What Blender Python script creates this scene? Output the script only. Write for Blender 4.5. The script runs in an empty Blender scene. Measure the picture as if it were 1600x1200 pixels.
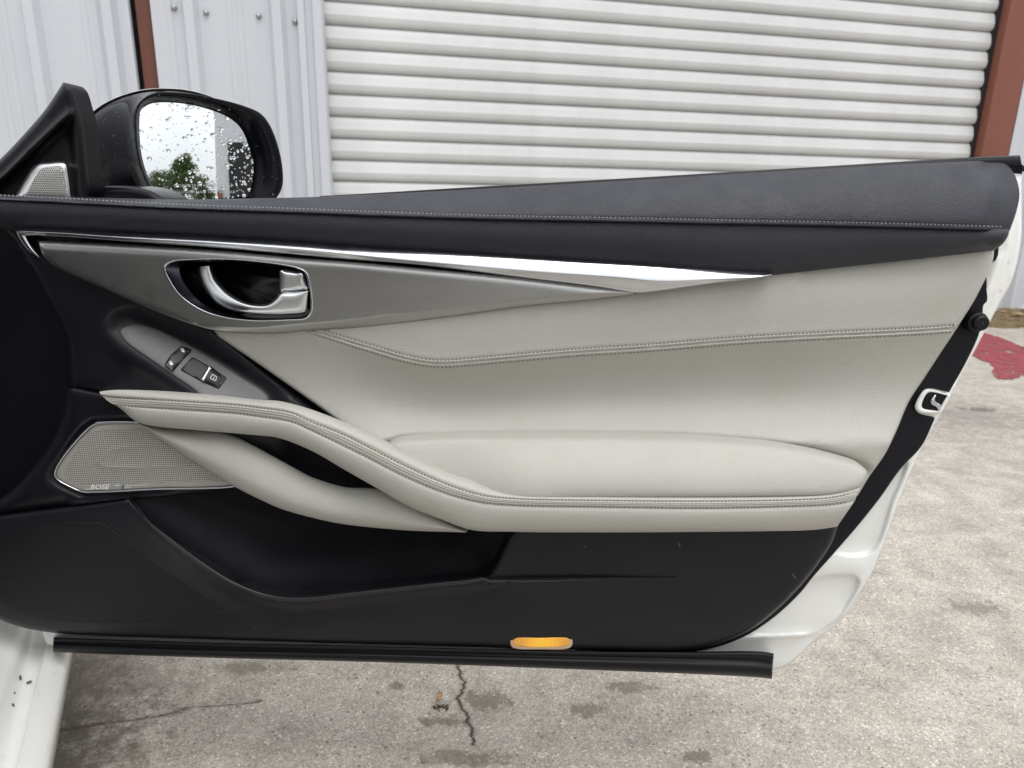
import bpy, bmesh, math, random
import numpy as np
from mathutils import Vector, Matrix, geometry
from mathutils.bvhtree import BVHTree

random.seed(7)
rng = np.random.default_rng(7)
R = math.radians
sc = bpy.context.scene
col = sc.collection

# ------------------------------------------------------------------ camera
FPX = 1065.0                       # focal length in pixels of a 1600 px wide frame
PITCH, ROLL = 15.6, 1.2
CAM = Vector((0, 0, 0.96))
cam_d = bpy.data.cameras.new('camera')
cam_d.sensor_width = 36.0
cam_d.lens = FPX * 36.0 / 1600.0
cam_d.clip_start, cam_d.clip_end = 0.02, 2000
cam_d.dof.use_dof = True
cam_d.dof.focus_distance = 0.86
cam_d.dof.aperture_fstop = 9.0
cam = bpy.data.objects.new('camera', cam_d)
col.objects.link(cam)
CROT = Matrix.Rotation(R(90 - PITCH), 4, 'X') @ Matrix.Rotation(R(ROLL), 4, 'Z')
cam.matrix_world = Matrix.Translation(CAM) @ CROT
sc.camera = cam

# ------------------------------------------------------------------ sky, sun, exposure
SUN_EL, SUN_AZ = 70.0, 150.0       # azimuth clockwise from +Y
world = bpy.data.worlds.new('World')
sc.world = world
world.use_nodes = True
wn, wl = world.node_tree.nodes, world.node_tree.links
wn.clear()
w_out = wn.new('ShaderNodeOutputWorld')
w_bg = wn.new('ShaderNodeBackground')
w_sky = wn.new('ShaderNodeTexSky')
w_sky.sky_type = 'NISHITA'
w_sky.sun_disc = False
w_sky.sun_elevation = R(SUN_EL)
w_sky.sun_rotation = R(SUN_AZ)
w_sky.dust_density = 4.0
w_hs = wn.new('ShaderNodeHueSaturation')
w_hs.inputs['Saturation'].default_value = 0.22
w_mix = wn.new('ShaderNodeMix')
w_mix.data_type = 'RGBA'
w_mix.inputs['Factor'].default_value = 0.82
w_tc = wn.new('ShaderNodeTexCoord')
w_no = wn.new('ShaderNodeTexNoise')
w_no.inputs['Scale'].default_value = 2.2
w_no.inputs['Detail'].default_value = 6
w_rp = wn.new('ShaderNodeValToRGB')
w_rp.color_ramp.elements[0].position = 0.3
w_rp.color_ramp.elements[0].color = (8.6, 9.0, 9.5, 1)
w_rp.color_ramp.elements[1].position = 0.7
w_rp.color_ramp.elements[1].color = (11.0, 11.2, 11.4, 1)
wl.new(w_tc.outputs['Generated'], w_no.inputs['Vector'])
wl.new(w_no.outputs['Fac'], w_rp.inputs['Fac'])
wl.new(w_sky.outputs['Color'], w_hs.inputs['Color'])
# an overcast dome is about three times brighter overhead than at the horizon
w_sx = wn.new('ShaderNodeSeparateXYZ')
wl.new(w_tc.outputs['Generated'], w_sx.inputs[0])
w_gr = wn.new('ShaderNodeMapRange')
w_gr.inputs['From Min'].default_value, w_gr.inputs['From Max'].default_value = 0.0, 1.0
w_gr.inputs['To Min'].default_value, w_gr.inputs['To Max'].default_value = 0.80, 1.70
wl.new(w_sx.outputs[2], w_gr.inputs['Value'])
w_ml = wn.new('ShaderNodeVectorMath'); w_ml.operation = 'SCALE'
wl.new(w_rp.outputs['Color'], w_ml.inputs[0]); wl.new(w_gr.outputs['Result'], w_ml.inputs['Scale'])
wl.new(w_hs.outputs['Color'], w_mix.inputs['A'])
wl.new(w_ml.outputs[0], w_mix.inputs['B'])
wl.new(w_mix.outputs['Result'], w_bg.inputs['Color'])
w_bg.inputs['Strength'].default_value = 0.10
wl.new(w_bg.outputs['Background'], w_out.inputs['Surface'])

sun_d = bpy.data.lights.new('sun', 'SUN')
sun_d.energy = 1.2
sun_d.angle = R(35)
sun_d.color = (1.0, 0.97, 0.93)
sun = bpy.data.objects.new('sun', sun_d)
col.objects.link(sun)
sdir = Vector((math.sin(R(SUN_AZ)) * math.cos(R(SUN_EL)), math.cos(R(SUN_AZ)) * math.cos(R(SUN_EL)), math.sin(R(SUN_EL))))
sun.rotation_euler = (-sdir).to_track_quat('-Z', 'Y').to_euler()
sun.location = sdir * 20

vs = sc.view_settings
vs.view_transform = 'Standard'
vs.look = 'None'
vs.exposure = 0.25
vs.gamma = 1.0
sc.cycles.use_denoising = True
sc.cycles.max_bounces = 7
sc.cycles.diffuse_bounces = 3
sc.cycles.glossy_bounces = 3
sc.cycles.use_adaptive_sampling = True
sc.cycles.adaptive_threshold = 0.025
sc.cycles.caustics_reflective = False
sc.cycles.caustics_refractive = True

# ------------------------------------------------------------------ measuring helpers
def ray(x, y):
    return (CROT.to_3x3() @ Vector(((x - 800) / FPX, -(y - 600) / FPX, -1.0)))

def hit_plane(x, y, o, n):
    d = ray(x, y)
    return CAM + d * ((o - CAM).dot(n) / d.dot(n))

YAW = R(1.7)
DU = Vector((math.cos(YAW), -math.sin(YAW), 0))     # along the door, front to rear
DW = Vector((-math.sin(YAW), -math.cos(YAW), 0))    # out of the door, towards the cabin
DO = Vector((0, 0.86, 0))
_CR = np.array(CROT.to_3x3())

def P(x, y, w):
    """point of the door at depth w (metres towards the cabin) that is seen at x, y"""
    return hit_plane(x, y, DO + DW * w, DW)

def PN(xy, w):
    xy = np.asarray(xy, float)
    w = np.broadcast_to(np.asarray(w, float), (len(xy),))
    loc = np.stack([(xy[:, 0] - 800) / FPX, -(xy[:, 1] - 600) / FPX, -np.ones(len(xy))], 1)
    d = loc @ _CR.T
    n = np.array(DW)
    t = (w - (np.array(CAM - DO) @ n)) / (d @ n)
    return np.array(CAM) + d * t[:, None]

def smooth(a, b, x):
    t = np.clip((np.asarray(x, float) - a) / (b - a), 0, 1)
    return t * t * (3 - 2 * t)

def cr(pts, step=6.0, closed=False, corners=()):
    """Catmull-Rom curve through pts, sampled every step; corners keeps sharp points"""
    pts = [np.array(p[:2], float) for p in pts]
    n = len(pts)
    corners = set(c % n for c in corners)
    out = []
    segs = n if closed else n - 1
    for i in range(segs):
        p1, p2 = pts[i], pts[(i + 1) % n]
        has0 = (closed or i > 0) and (i not in corners)
        has3 = (closed or i + 2 < n) and (((i + 1) % n) not in corners)
        p0 = pts[(i - 1) % n] if has0 else p1 - (p2 - p1)
        p3 = pts[(i + 2) % n] if has3 else p2 + (p2 - p1)
        # centripetal parametrisation
        t0 = 0.0
        t1 = t0 + max(np.linalg.norm(p1 - p0), 1e-6) ** 0.5
        t2 = t1 + max(np.linalg.norm(p2 - p1), 1e-6) ** 0.5
        t3 = t2 + max(np.linalg.norm(p3 - p2), 1e-6) ** 0.5
        m = max(1, int(math.ceil(np.linalg.norm(p2 - p1) / step)))
        for k in range(m):
            t = t1 + (t2 - t1) * k / m
            a1 = (t1 - t) / (t1 - t0) * p0 + (t - t0) / (t1 - t0) * p1
            a2 = (t2 - t) / (t2 - t1) * p1 + (t - t1) / (t2 - t1) * p2
            a3 = (t3 - t) / (t3 - t2) * p2 + (t - t2) / (t3 - t2) * p3
            b1 = (t2 - t) / (t2 - t0) * a1 + (t - t0) / (t2 - t0) * a2
            b2 = (t3 - t) / (t3 - t1) * a2 + (t - t1) / (t3 - t1) * a3
            out.append((t2 - t) / (t2 - t1) * b1 + (t - t1) / (t2 - t1) * b2)
    if not closed:
        out.append(pts[-1])
    return np.array(out)

def resample(c, n):
    c = np.asarray(c, float)
    s = np.concatenate([[0], np.cumsum(np.linalg.norm(np.diff(c, axis=0), axis=1))])
    t = np.linspace(0, s[-1], n)
    return np.stack([np.interp(t, s, c[:, k]) for k in range(c.shape[1])], 1)

def yat(c, x):
    """y of a left-to-right curve at x"""
    return np.interp(x, c[:, 0], c[:, 1])

def seg_dist(p, poly, closed=True):
    """distance of points p to a polyline"""
    a = np.asarray(poly, float)
    b = np.roll(a, -1, 0) if closed else a[1:]
    if not closed:
        a = a[:-1]
    best = np.full(len(p), 1e9)
    ab = b - a
    L = np.maximum((ab ** 2).sum(1), 1e-9)
    for k in range(len(a)):
        t = np.clip(((p - a[k]) @ ab[k]) / L[k], 0, 1)
        q = a[k] + t[:, None] * ab[k]
        best = np.minimum(best, ((p - q) ** 2).sum(1))
    return np.sqrt(best)

def inside(p, poly):
    x, y = p[:, 0], p[:, 1]
    a = np.asarray(poly, float)
    b = np.roll(a, -1, 0)
    c = np.zeros(len(p), bool)
    for (x1, y1), (x2, y2) in zip(a, b):
        if y1 == y2:
            continue
        k = ((y1 > y) != (y2 > y)) & (x < (x2 - x1) * (y - y1) / (y2 - y1) + x1)
        c ^= k
    return c

def sdist(p, poly):
    """signed distance, positive inside"""
    d = seg_dist(p, poly)
    return np.where(inside(p, poly), d, -d)

# ------------------------------------------------------------------ object helpers
def tag(o, label=None, cat=None, group=None, kind=None):
    if label: o['label'] = label
    if cat: o['category'] = cat
    if group: o['group'] = group
    if kind: o['kind'] = kind
    return o

def empty(name, loc=(0, 0, 0), rz=0):
    o = bpy.data.objects.new(name, None)
    o.empty_display_size = 0.1
    col.objects.link(o)
    o.location = loc
    o.rotation_euler = (0, 0, rz)
    return o

def root_loc(o):
    v = Vector((0, 0, 0))
    while o is not None:
        v = v + o.location
        o = o.parent
    return v

def mesh_obj(name, verts, faces, mat, parent=None, smooth_shade=True, uv=True, sharp=None):
    """one mesh object from world-space points"""
    v = np.asarray([tuple(q) for q in verts], float)
    if parent is not None:
        v = v - np.array(root_loc(parent))
    me = bpy.data.meshes.new(name)
    me.from_pydata([tuple(q) for q in v], [], [tuple(int(i) for i in f) for f in faces])
    me.validate()
    if uv:
        off = np.array(root_loc(parent)) if parent is not None else np.zeros(3)
        lay = me.uv_layers.new(name='metric')
        wv = v + off
        uu = (wv - np.array(DO)) @ np.array(DU)
        idx = np.zeros(len(me.loops), dtype=np.int32)
        me.loops.foreach_get('vertex_index', idx)
        data = np.stack([uu[idx], wv[idx, 2]], 1).astype(np.float32)
        lay.data.foreach_set('uv', data.ravel())
    me.materials.append(mat)
    if smooth_shade:
        me.polygons.foreach_set('use_smooth', [True] * len(me.polygons))
        if sharp is not None:
            me.set_sharp_from_angle(angle=R(sharp))
    o = bpy.data.objects.new(name, me)
    col.objects.link(o)
    if parent is not None:
        o.parent = parent
    return o

def fix_normals(o):
    bm = bmesh.new()
    bm.from_mesh(o.data)
    bmesh.ops.recalc_face_normals(bm, faces=bm.faces)
    bm.to_mesh(o.data)
    bm.free()

def patch(name, outline, wfn, mat, parent, spacing=9.0, roll=0.0, depth=0.03, extra=None, rings=(0.25, 0.55, 1.0), proj=None, back=None, sharp=None, rollw=None):
    """a sheet filling an outline, its depth a function of the place, its rim rolled back and closed"""
    outline = np.asarray(outline, float)
    nb = len(outline)
    pts = [outline]
    area = 0.5 * np.sum(outline[:, 0] * np.roll(outline[:, 1], -1) - np.roll(outline[:, 0], -1) * outline[:, 1])
    tang = np.roll(outline, -1, 0) - np.roll(outline, 1, 0)
    tang /= np.maximum(np.linalg.norm(tang, axis=1), 1e-9)[:, None]
    nrm = np.stack([-tang[:, 1], tang[:, 0]], 1) * (1 if area > 0 else -1)
    acc = outline
    lim = 0.5
    if roll > 0:
        for r in rings:
            q = outline + nrm * roll * r
            sd = sdist(q, outline)
            q = q[sd > roll * r * 0.93]
            pts.append(q)
        lim = roll * 1.25
    if extra is not None:
        q = np.asarray(extra, float)
        q = q[sdist(q, outline) > max(lim * 0.6, 1.0)]
        pts.append(q)
    lo, hi = outline.min(0), outline.max(0)
    gx, gy = np.meshgrid(np.arange(lo[0], hi[0], spacing), np.arange(lo[1], hi[1], spacing))
    g = np.stack([gx.ravel(), gy.ravel()], 1)
    g[:, 0] += (np.round((g[:, 1] - lo[1]) / spacing) % 2) * spacing * 0.5
    g = g[sdist(g, outline) > lim + spacing * 0.25]
    if extra is not None and len(q):
        keep = np.ones(len(g), bool)
        for k in range(0, len(g), 2000):
            dd = ((g[k:k + 2000, None, :] - q[None]) ** 2).sum(2).min(1)
            keep[k:k + 2000] = dd > (spacing * 0.45) ** 2
        g = g[keep]
    pts.append(g)
    allp = np.concatenate(pts)
    res = geometry.delaunay_2d_cdt([Vector(p) for p in allp], [], [list(range(nb))], 1, 1e-4)
    vo = np.array([tuple(v) for v in res[0]])
    faces = [list(f) for f in res[2]]
    orig = res[3]
    d = seg_dist(vo, outline)
    w = np.asarray(wfn(vo[:, 0], vo[:, 1], d), float) * np.ones(len(vo))
    if roll > 0:
        t = np.clip(d / roll, 0, 1)
        rw = rollw if rollw is not None else roll * 0.00078
        w = w - rw * (1 - np.sqrt(np.maximum(0, 1 - (1 - t) ** 2)))
    if proj is None:
        V = PN(vo, w)
        bdir = -np.array(DW)
    else:
        V, bdir = proj(vo, w)
    # rim: the ordered boundary (input loop) extruded back
    newid = {}
    for i, olist in enumerate(orig):
        for q_ in olist:
            if q_ < nb:
                newid[q_] = i
    loop = [newid[i] for i in range(nb) if i in newid]
    base = len(V)
    if depth > 0:
        mid = V[loop] + bdir * min(depth * 0.15, 0.002)
        bk = V[loop] + bdir * depth
        V = np.concatenate([V, mid, bk])
        m = len(loop)
        for i in range(m):
            j = (i + 1) % m
            faces.append([loop[i], loop[j], base + j, base + i])
            faces.append([base + i, base + j, base + m + j, base + m + i])
    o = mesh_obj(name, V, faces, mat, parent, sharp=sharp)
    fix_normals(o)
    # face the cabin
    p0 = o.data.polygons[0]
    return o

def loft(name, rows, mat, parent, closed_u=False, caps=False, sharp=None):
    """rows: list of (n,3) arrays"""
    n = len(rows[0])
    V = np.concatenate(rows)
    F = []
    for r in range(len(rows) - 1):
        for i in range(n if closed_u else n - 1):
            j = (i + 1) % n
            F.append([r * n + i, r * n + j, (r + 1) * n + j, (r + 1) * n + i])
    if caps:
        F.append(list(range(n))[::-1])
        F.append([(len(rows) - 1) * n + i for i in range(n)])
    o = mesh_obj(name, V, F, mat, parent, sharp=sharp)
    fix_normals(o)
    return o

def tube_verts(path, rad, seg=8):
    """world-space tube along a path -> verts, faces"""
    path = [Vector(p) for p in path]
    V, F = [], []
    up = Vector((0, 0, 1))
    for i, p in enumerate(path):
        t = (path[min(i + 1, len(path) - 1)] - path[max(i - 1, 0)]).normalized()
        a = t.cross(up)
        if a.length < 1e-4: a = t.cross(Vector((1, 0, 0)))
        a.normalize()
        b = a.cross(t)
        r = rad[i] if hasattr(rad, '__len__') else rad
        for k in range(seg):
            th = 2 * math.pi * k / seg
            V.append(p + a * (r * math.cos(th)) + b * (r * math.sin(th)))
    for i in range(len(path) - 1):
        for k in range(seg):
            j = (k + 1) % seg
            F.append([i * seg + k, i * seg + j, (i + 1) * seg + j, (i + 1) * seg + k])
    F.append(list(range(seg))[::-1])
    F.append([(len(path) - 1) * seg + k for k in range(seg)])
    return V, F

def bvh_of(objs):
    V, F = [], []
    for o in (objs if isinstance(objs, (list, tuple)) else [objs]):
        off = root_loc(o)
        b = len(V)
        V += [v.co + off for v in o.data.vertices]
        F += [[b + i for i in p.vertices] for p in o.data.polygons]
    return BVHTree.FromPolygons(V, F)

def on(b, x, y):
    """point and normal where the line of sight meets a built surface"""
    d = ray(x, y).normalized()
    h = b.ray_cast(CAM, d)
    if h[0] is None:
        return None, None
    n = h[1]
    if n.dot(d) > 0: n = -n
    return h[0], n

def box_vf(lo, hi, M=None):
    x0, y0, z0 = lo; x1, y1, z1 = hi
    V = [Vector(p) for p in ((x0,y0,z0),(x1,y0,z0),(x1,y1,z0),(x0,y1,z0),(x0,y0,z1),(x1,y0,z1),(x1,y1,z1),(x0,y1,z1))]
    if M is not None: V = [M @ v for v in V]
    F = [(3,2,1,0),(4,5,6,7),(0,1,5,4),(1,2,6,5),(2,3,7,6),(3,0,4,7)]
    return V, F

def bevel(o, width=0.004, seg=2):
    bm = bmesh.new(); bm.from_mesh(o.data)
    bmesh.ops.bevel(bm, geom=list(bm.edges), offset=width, segments=seg, affect='EDGES', profile=0.7)
    bm.to_mesh(o.data); bm.free()
    o.data.polygons.foreach_set('use_smooth', [True] * len(o.data.polygons))
    o.data.set_sharp_from_angle(angle=R(50))
    return o

# ------------------------------------------------------------------ materials
class NB:
    def __init__(s, name):
        s.m = bpy.data.materials.new(name)
        s.m.use_nodes = True
        s.t = s.m.node_tree
        s.n, s.l = s.t.nodes, s.t.links
        s.b = s.n['Principled BSDF']
    def add(s, typ, **kw):
        q = s.n.new(typ)
        for k, v in kw.items():
            if k.startswith('i_'):
                q.inputs[k[2:].replace('_', ' ')].default_value = v
            else:
                setattr(q, k, v)
        return q
    def link(s, a, b): s.l.new(a, b)
    def coord(s, kind='Object'):
        return s.add('ShaderNodeTexCoord').outputs[kind]
    def noise(s, scale, detail=4, rough=0.55, vec=None, dist=0.0):
        q = s.add('ShaderNodeTexNoise')
        q.inputs['Scale'].default_value = scale
        q.inputs['Detail'].default_value = detail
        q.inputs['Roughness'].default_value = rough
        q.inputs['Distortion'].default_value = dist
        s.link(vec if vec is not None else s.coord(), q.inputs['Vector'])
        return q.outputs['Fac']
    def ramp(s, fac, stops):
        q = s.add('ShaderNodeValToRGB')
        e = q.color_ramp.elements
        while len(e) < len(stops): e.new(0.5)
        for k, (p, c) in enumerate(stops):
            e[k].position = p
            e[k].color = (c, c, c, 1) if not hasattr(c, '__len__') else (*c[:3], 1)
        s.link(fac, q.inputs['Fac'])
        return q.outputs['Color']
    def math(s, op, a, b=None, clamp=False):
        q = s.add('ShaderNodeMath', operation=op, use_clamp=clamp)
        for k, v in enumerate((a, b)):
            if v is None: continue
            if isinstance(v, (int, float)): q.inputs[k].default_value = v
            else: s.link(v, q.inputs[k])
        return q.outputs[0]
    def mix(s, fac, a, b, mode='MIX'):
        q = s.add('ShaderNodeMix', data_type='RGBA', blend_type=mode)
        for k, v in (('Factor', fac), ('A', a), ('B', b)):
            if isinstance(v, (int, float)):
                q.inputs[k].default_value = v if k == 'Factor' else (v, v, v, 1)
            elif isinstance(v, tuple): q.inputs[k].default_value = (*v[:3], 1)
            else: s.link(v, q.inputs[k])
        return q.outputs['Result']
    def bump(s, h, strength=0.3, dist=0.001, prev=None):
        q = s.add('ShaderNodeBump')
        q.inputs['Strength'].default_value = strength
        q.inputs['Distance'].default_value = dist
        s.link(h, q.inputs['Height'])
        if prev is not None: s.link(prev, q.inputs['Normal'])
        return q.outputs['Normal']
    def map(s, vec, scale=(1, 1, 1), loc=(0, 0, 0), rot=(0, 0, 0)):
        q = s.add('ShaderNodeMapping')
        q.inputs['Scale'].default_value = scale
        q.inputs['Location'].default_value = loc
        q.inputs['Rotation'].default_value = rot
        s.link(vec, q.inputs['Vector'])
        return q.outputs['Vector']

def setp(nb, color=None, rough=None, metal=None, spec=None, coat=None, coat_r=None, normal=None, trans=None, ior=None):
    b = nb.b
    for k, v in (('Base Color', color), ('Roughness', rough), ('Metallic', metal), ('Specular IOR Level', spec), ('Coat Weight', coat), ('Coat Roughness', coat_r), ('Transmission Weight', trans), ('IOR', ior)):
        if v is None: continue
        if isinstance(v, (int, float)): b.inputs[k].default_value = v
        elif isinstance(v, tuple): b.inputs[k].default_value = (*v[:3], 1)
        else: nb.link(v, b.inputs[k])
    if normal is not None: nb.link(normal, b.inputs['Normal'])
    return nb.m

def leather(name, c, rough, bstr, gscale=900, spec=0.5, vary=0.12, soil=None):
    nb = NB(name)
    co = nb.coord()
    v = nb.add('ShaderNodeTexVoronoi', feature='DISTANCE_TO_EDGE')
    v.inputs['Scale'].default_value = gscale
    wv = nb.map(co, (0.55, 1, 1))
    nb.link(wv, v.inputs['Vector'])
    g = nb.math('MINIMUM', nb.math('MULTIPLY', v.outputs['Distance'], 4.0), 1.0)
    n2 = nb.noise(60, 5, 0.6, nb.map(co, (0.5, 1, 1)))
    h = nb.math('ADD', nb.math('MULTIPLY', g, 0.6), nb.math('MULTIPLY', n2, 1.2))
    n3 = nb.noise(7, 4, 0.6)
    colr = nb.ramp(n3, [(0.3, tuple(x * (1 - vary) for x in c)), (0.7, tuple(x * (1 + vary * 0.5) for x in c))])
    if soil:
        n4 = nb.noise(23, 5, 0.65, nb.map(co, (0.6, 1, 1.2)))
        colr = nb.mix(nb.ramp(n4, [(0.55, 0.0), (0.8, 0.55)]), colr, soil)
    rr = nb.ramp(nb.noise(30, 4), [(0.3, rough - 0.05), (0.7, rough + 0.07)])
    return setp(nb, colr, rr, spec=spec, normal=nb.bump(h, bstr, 0.0006))

def plastic(name, c, rough, bstr=0.15, scale=700, spec=0.5, coat=None):
    nb = NB(name)
    n1 = nb.noise(scale, 3, 0.6)
    n2 = nb.noise(14, 5, 0.6)
    colr = nb.ramp(n2, [(0.3, tuple(x * 0.88 for x in c)), (0.75, tuple(x * 1.1 for x in c))])
    dust = nb.ramp(nb.noise(260, 2, 0.5), [(0.74, 0.0), (0.80, 0.10)])
    colr = nb.mix(dust, colr, (0.25, 0.24, 0.23))
    rr = nb.ramp(nb.noise(9, 4), [(0.3, rough - 0.04), (0.7, rough + 0.06)])
    return setp(nb, colr, rr, spec=spec, coat=coat, normal=nb.bump(n1, bstr, 0.0004))

def metal(name, c, rough, brushed=0.0, rvary=0.03):
    nb = NB(name)
    co = nb.coord()
    n = nb.noise(40, 4, 0.6)
    rr = nb.ramp(n, [(0.3, max(0.02, rough - rvary)), (0.7, rough + rvary)])
    nrm = None
    if brushed > 0:
        b = nb.noise(1.0, 3, 0.7, nb.map(co, (14, 14, 1800)))
        nrm = nb.bump(b, brushed, 0.0003)
        c2 = nb.ramp(b, [(0.3, tuple(x * 0.9 for x in c)), (0.7, tuple(min(1, x * 1.06) for x in c))])
        return setp(nb, c2, rr, metal=1.0, normal=nrm)
    return setp(nb, c, rr, metal=1.0)

def paint(name, c, rough=0.25, coat=0.6, bumpy=0.02):
    nb = NB(name)
    n = nb.noise(3.5, 5, 0.6)
    colr = nb.ramp(n, [(0.3, tuple(x * 0.94 for x in c)), (0.7, c)])
    return setp(nb, colr, rough, coat=coat, coat_r=0.08, normal=nb.bump(nb.noise(160, 3), bumpy, 0.001))

def perforated(name, c, hole, pitch, rad, rough=0.4, metal_=0.0, stagger=False, spec=0.5):
    nb = NB(name)
    uv = nb.coord('UV')
    sx = nb.add('ShaderNodeSeparateXYZ')
    nb.link(uv, sx.inputs[0])
    row = nb.math('FLOOR', nb.math('DIVIDE', sx.outputs[1], pitch))
    u = nb.math('DIVIDE', sx.outputs[0], pitch)
    if stagger:
        u = nb.math('ADD', u, nb.math('MULTIPLY', nb.math('PINGPONG', row, 1.0), 0.5))
    fu = nb.math('SUBTRACT', nb.math('FRACT', u), 0.5)
    fv = nb.math('SUBTRACT', nb.math('FRACT', nb.math('DIVIDE', sx.outputs[1], pitch)), 0.5)
    r = nb.math('SQRT', nb.math('ADD', nb.math('MULTIPLY', fu, fu), nb.math('MULTIPLY', fv, fv)))
    h = nb.math('MULTIPLY', nb.math('SUBTRACT', r, rad - 0.06), 1 / 0.12, True)
    colr = nb.mix(h, hole, c)
    return setp(nb, colr, rough, metal=metal_, spec=spec, normal=nb.bump(h, 0.6, 0.0006))

M = {}
M['white_paint'] = paint('white car paint', (0.88, 0.885, 0.86), 0.28, 0.7)
M['black_gloss'] = paint('gloss black plastic', (0.003, 0.003, 0.005), 0.10, 0.0, 0.01)
M['black_gloss'].node_tree.nodes['Principled BSDF'].inputs['Specular IOR Level'].default_value = 0.14
M['sail'] = plastic('black sail trim', (0.005, 0.005, 0.007), 0.34, 0.1, 600, 0.24)
M['bezel_black'] = plastic('mirror bezel black', (0.003, 0.003, 0.005), 0.22, 0.05, 700, 0.16)
M['leather_light'] = leather('stone grey leather', (0.462, 0.450, 0.412), 0.46, 0.45, 560, 0.4, 0.03, (0.44, 0.41, 0.345))
M['leather_dark'] = leather('charcoal grained vinyl', (0.026, 0.027, 0.035), 0.48, 0.6, 430, 0.34, 0.15)
M['trim_dark'] = plastic('charcoal soft trim', (0.0105, 0.0100, 0.0145), 0.40, 0.25, 600, 0.30)
M['plastic_dark'] = plastic('charcoal hard plastic', (0.0150, 0.0152, 0.0185), 0.42, 0.5, 420, 0.24)
M['rubber'] = plastic('black rubber', (0.006, 0.006, 0.008), 0.40, 0.08, 300, 0.26)
M['liner'] = plastic('black sealing sheet', (0.007, 0.007, 0.011), 0.5, 0.1, 300, 0.2)
M['chrome'] = metal('bright chrome', (0.64, 0.65, 0.68), 0.16, 0.0, 0.05)
M['satin'] = metal('satin chrome', (0.76, 0.765, 0.77), 0.30, 0.0)
M['spear'] = metal('brushed aluminium', (0.40, 0.395, 0.385), 0.34, 0.2)
M['plate'] = plastic('switch plate grey', (0.135, 0.132, 0.134), 0.36, 0.2, 900, 0.5)
M['switch'] = plastic('switch black', (0.022, 0.022, 0.024), 0.4, 0.1, 900)
M['print'] = setp(NB('pale print'), (0.88, 0.88, 0.87), 0.5)
M['print_blue'] = setp(NB('blue grey print'), (0.10, 0.17, 0.26), 0.4)
M['thread_grey'] = setp(NB('grey thread'), (0.19, 0.178, 0.15), 0.8)
M['thread_pale'] = setp(NB('pale thread'), (0.24, 0.24, 0.245), 0.8)
M['grille_light'] = perforated('perforated stone grille', (0.46, 0.447, 0.41), (0.12, 0.116, 0.106), 0.0029, 0.31, 0.42)
M['grille_edge'] = plastic('stone grille rim', (0.42, 0.407, 0.37), 0.36, 0.05, 600)
M['tweeter'] = perforated('perforated tweeter metal', (0.55, 0.54, 0.51), (0.06, 0.06, 0.06), 0.0027, 0.28, 0.35, 0.6, True)
nb = NB('ribbed speaker cloth')
_uv = nb.coord('UV'); _s = nb.add('ShaderNodeSeparateXYZ'); nb.link(_uv, _s.inputs[0])
_wv = nb.math('SINE', nb.math('MULTIPLY', _s.outputs[1], 2 * math.pi / 0.0026))
_wu = nb.math('SINE', nb.math('MULTIPLY', _s.outputs[0], 2 * math.pi / 0.0020))
_h = nb.math('ADD', nb.math('MULTIPLY', _wv, 0.5), nb.math('MULTIPLY', _wu, 0.2))
M['ribbed'] = setp(nb, nb.ramp(_h, [(0.0, (0.003, 0.003, 0.005)), (0.7, (0.014, 0.014, 0.018))]), 0.55, spec=0.35, normal=nb.bump(_h, 0.5, 0.0008))
nb = NB('mirror glass')
M['mirror'] = setp(nb, (0.86, 0.88, 0.88), 0.015, metal=1.0)
nb = NB('water')
M['water'] = setp(nb, (1, 1, 1), 0.0, trans=1.0, ior=1.33)
nb = NB('amber lens')
M['amber'] = setp(nb, (0.85, 0.42, 0.05), 0.2, spec=0.5)
_w = nb.math('SINE', nb.math('MULTIPLY', (lambda q: (nb.link(nb.coord('UV'), q.inputs[0]), q.outputs[0])[1])(nb.add('ShaderNodeSeparateXYZ')), 2 * math.pi / 0.0026))
_su = nb.add('ShaderNodeSeparateXYZ'); nb.link(nb.coord('UV'), _su.inputs[0])
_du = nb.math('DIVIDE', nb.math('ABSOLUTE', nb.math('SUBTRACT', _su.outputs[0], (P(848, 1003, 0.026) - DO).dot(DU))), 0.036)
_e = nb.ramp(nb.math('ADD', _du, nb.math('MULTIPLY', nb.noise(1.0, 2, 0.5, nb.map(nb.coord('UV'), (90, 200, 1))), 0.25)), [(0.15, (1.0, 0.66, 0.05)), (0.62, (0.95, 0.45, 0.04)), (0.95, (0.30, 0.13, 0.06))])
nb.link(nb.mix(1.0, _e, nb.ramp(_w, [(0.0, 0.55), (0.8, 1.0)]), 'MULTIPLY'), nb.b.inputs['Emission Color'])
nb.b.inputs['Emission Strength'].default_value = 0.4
nb.link(nb.bump(_w, 0.4, 0.0006), nb.b.inputs['Normal'])
M['lamp_rim'] = setp(NB('clear lamp rim'), (0.62, 0.46, 0.34), 0.12, spec=0.7)

# materials of the setting
def ground_at(x, y, z=0.0):
    return hit_plane(x, y, Vector((0, 0, z)), Vector((0, 0, 1)))

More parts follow.
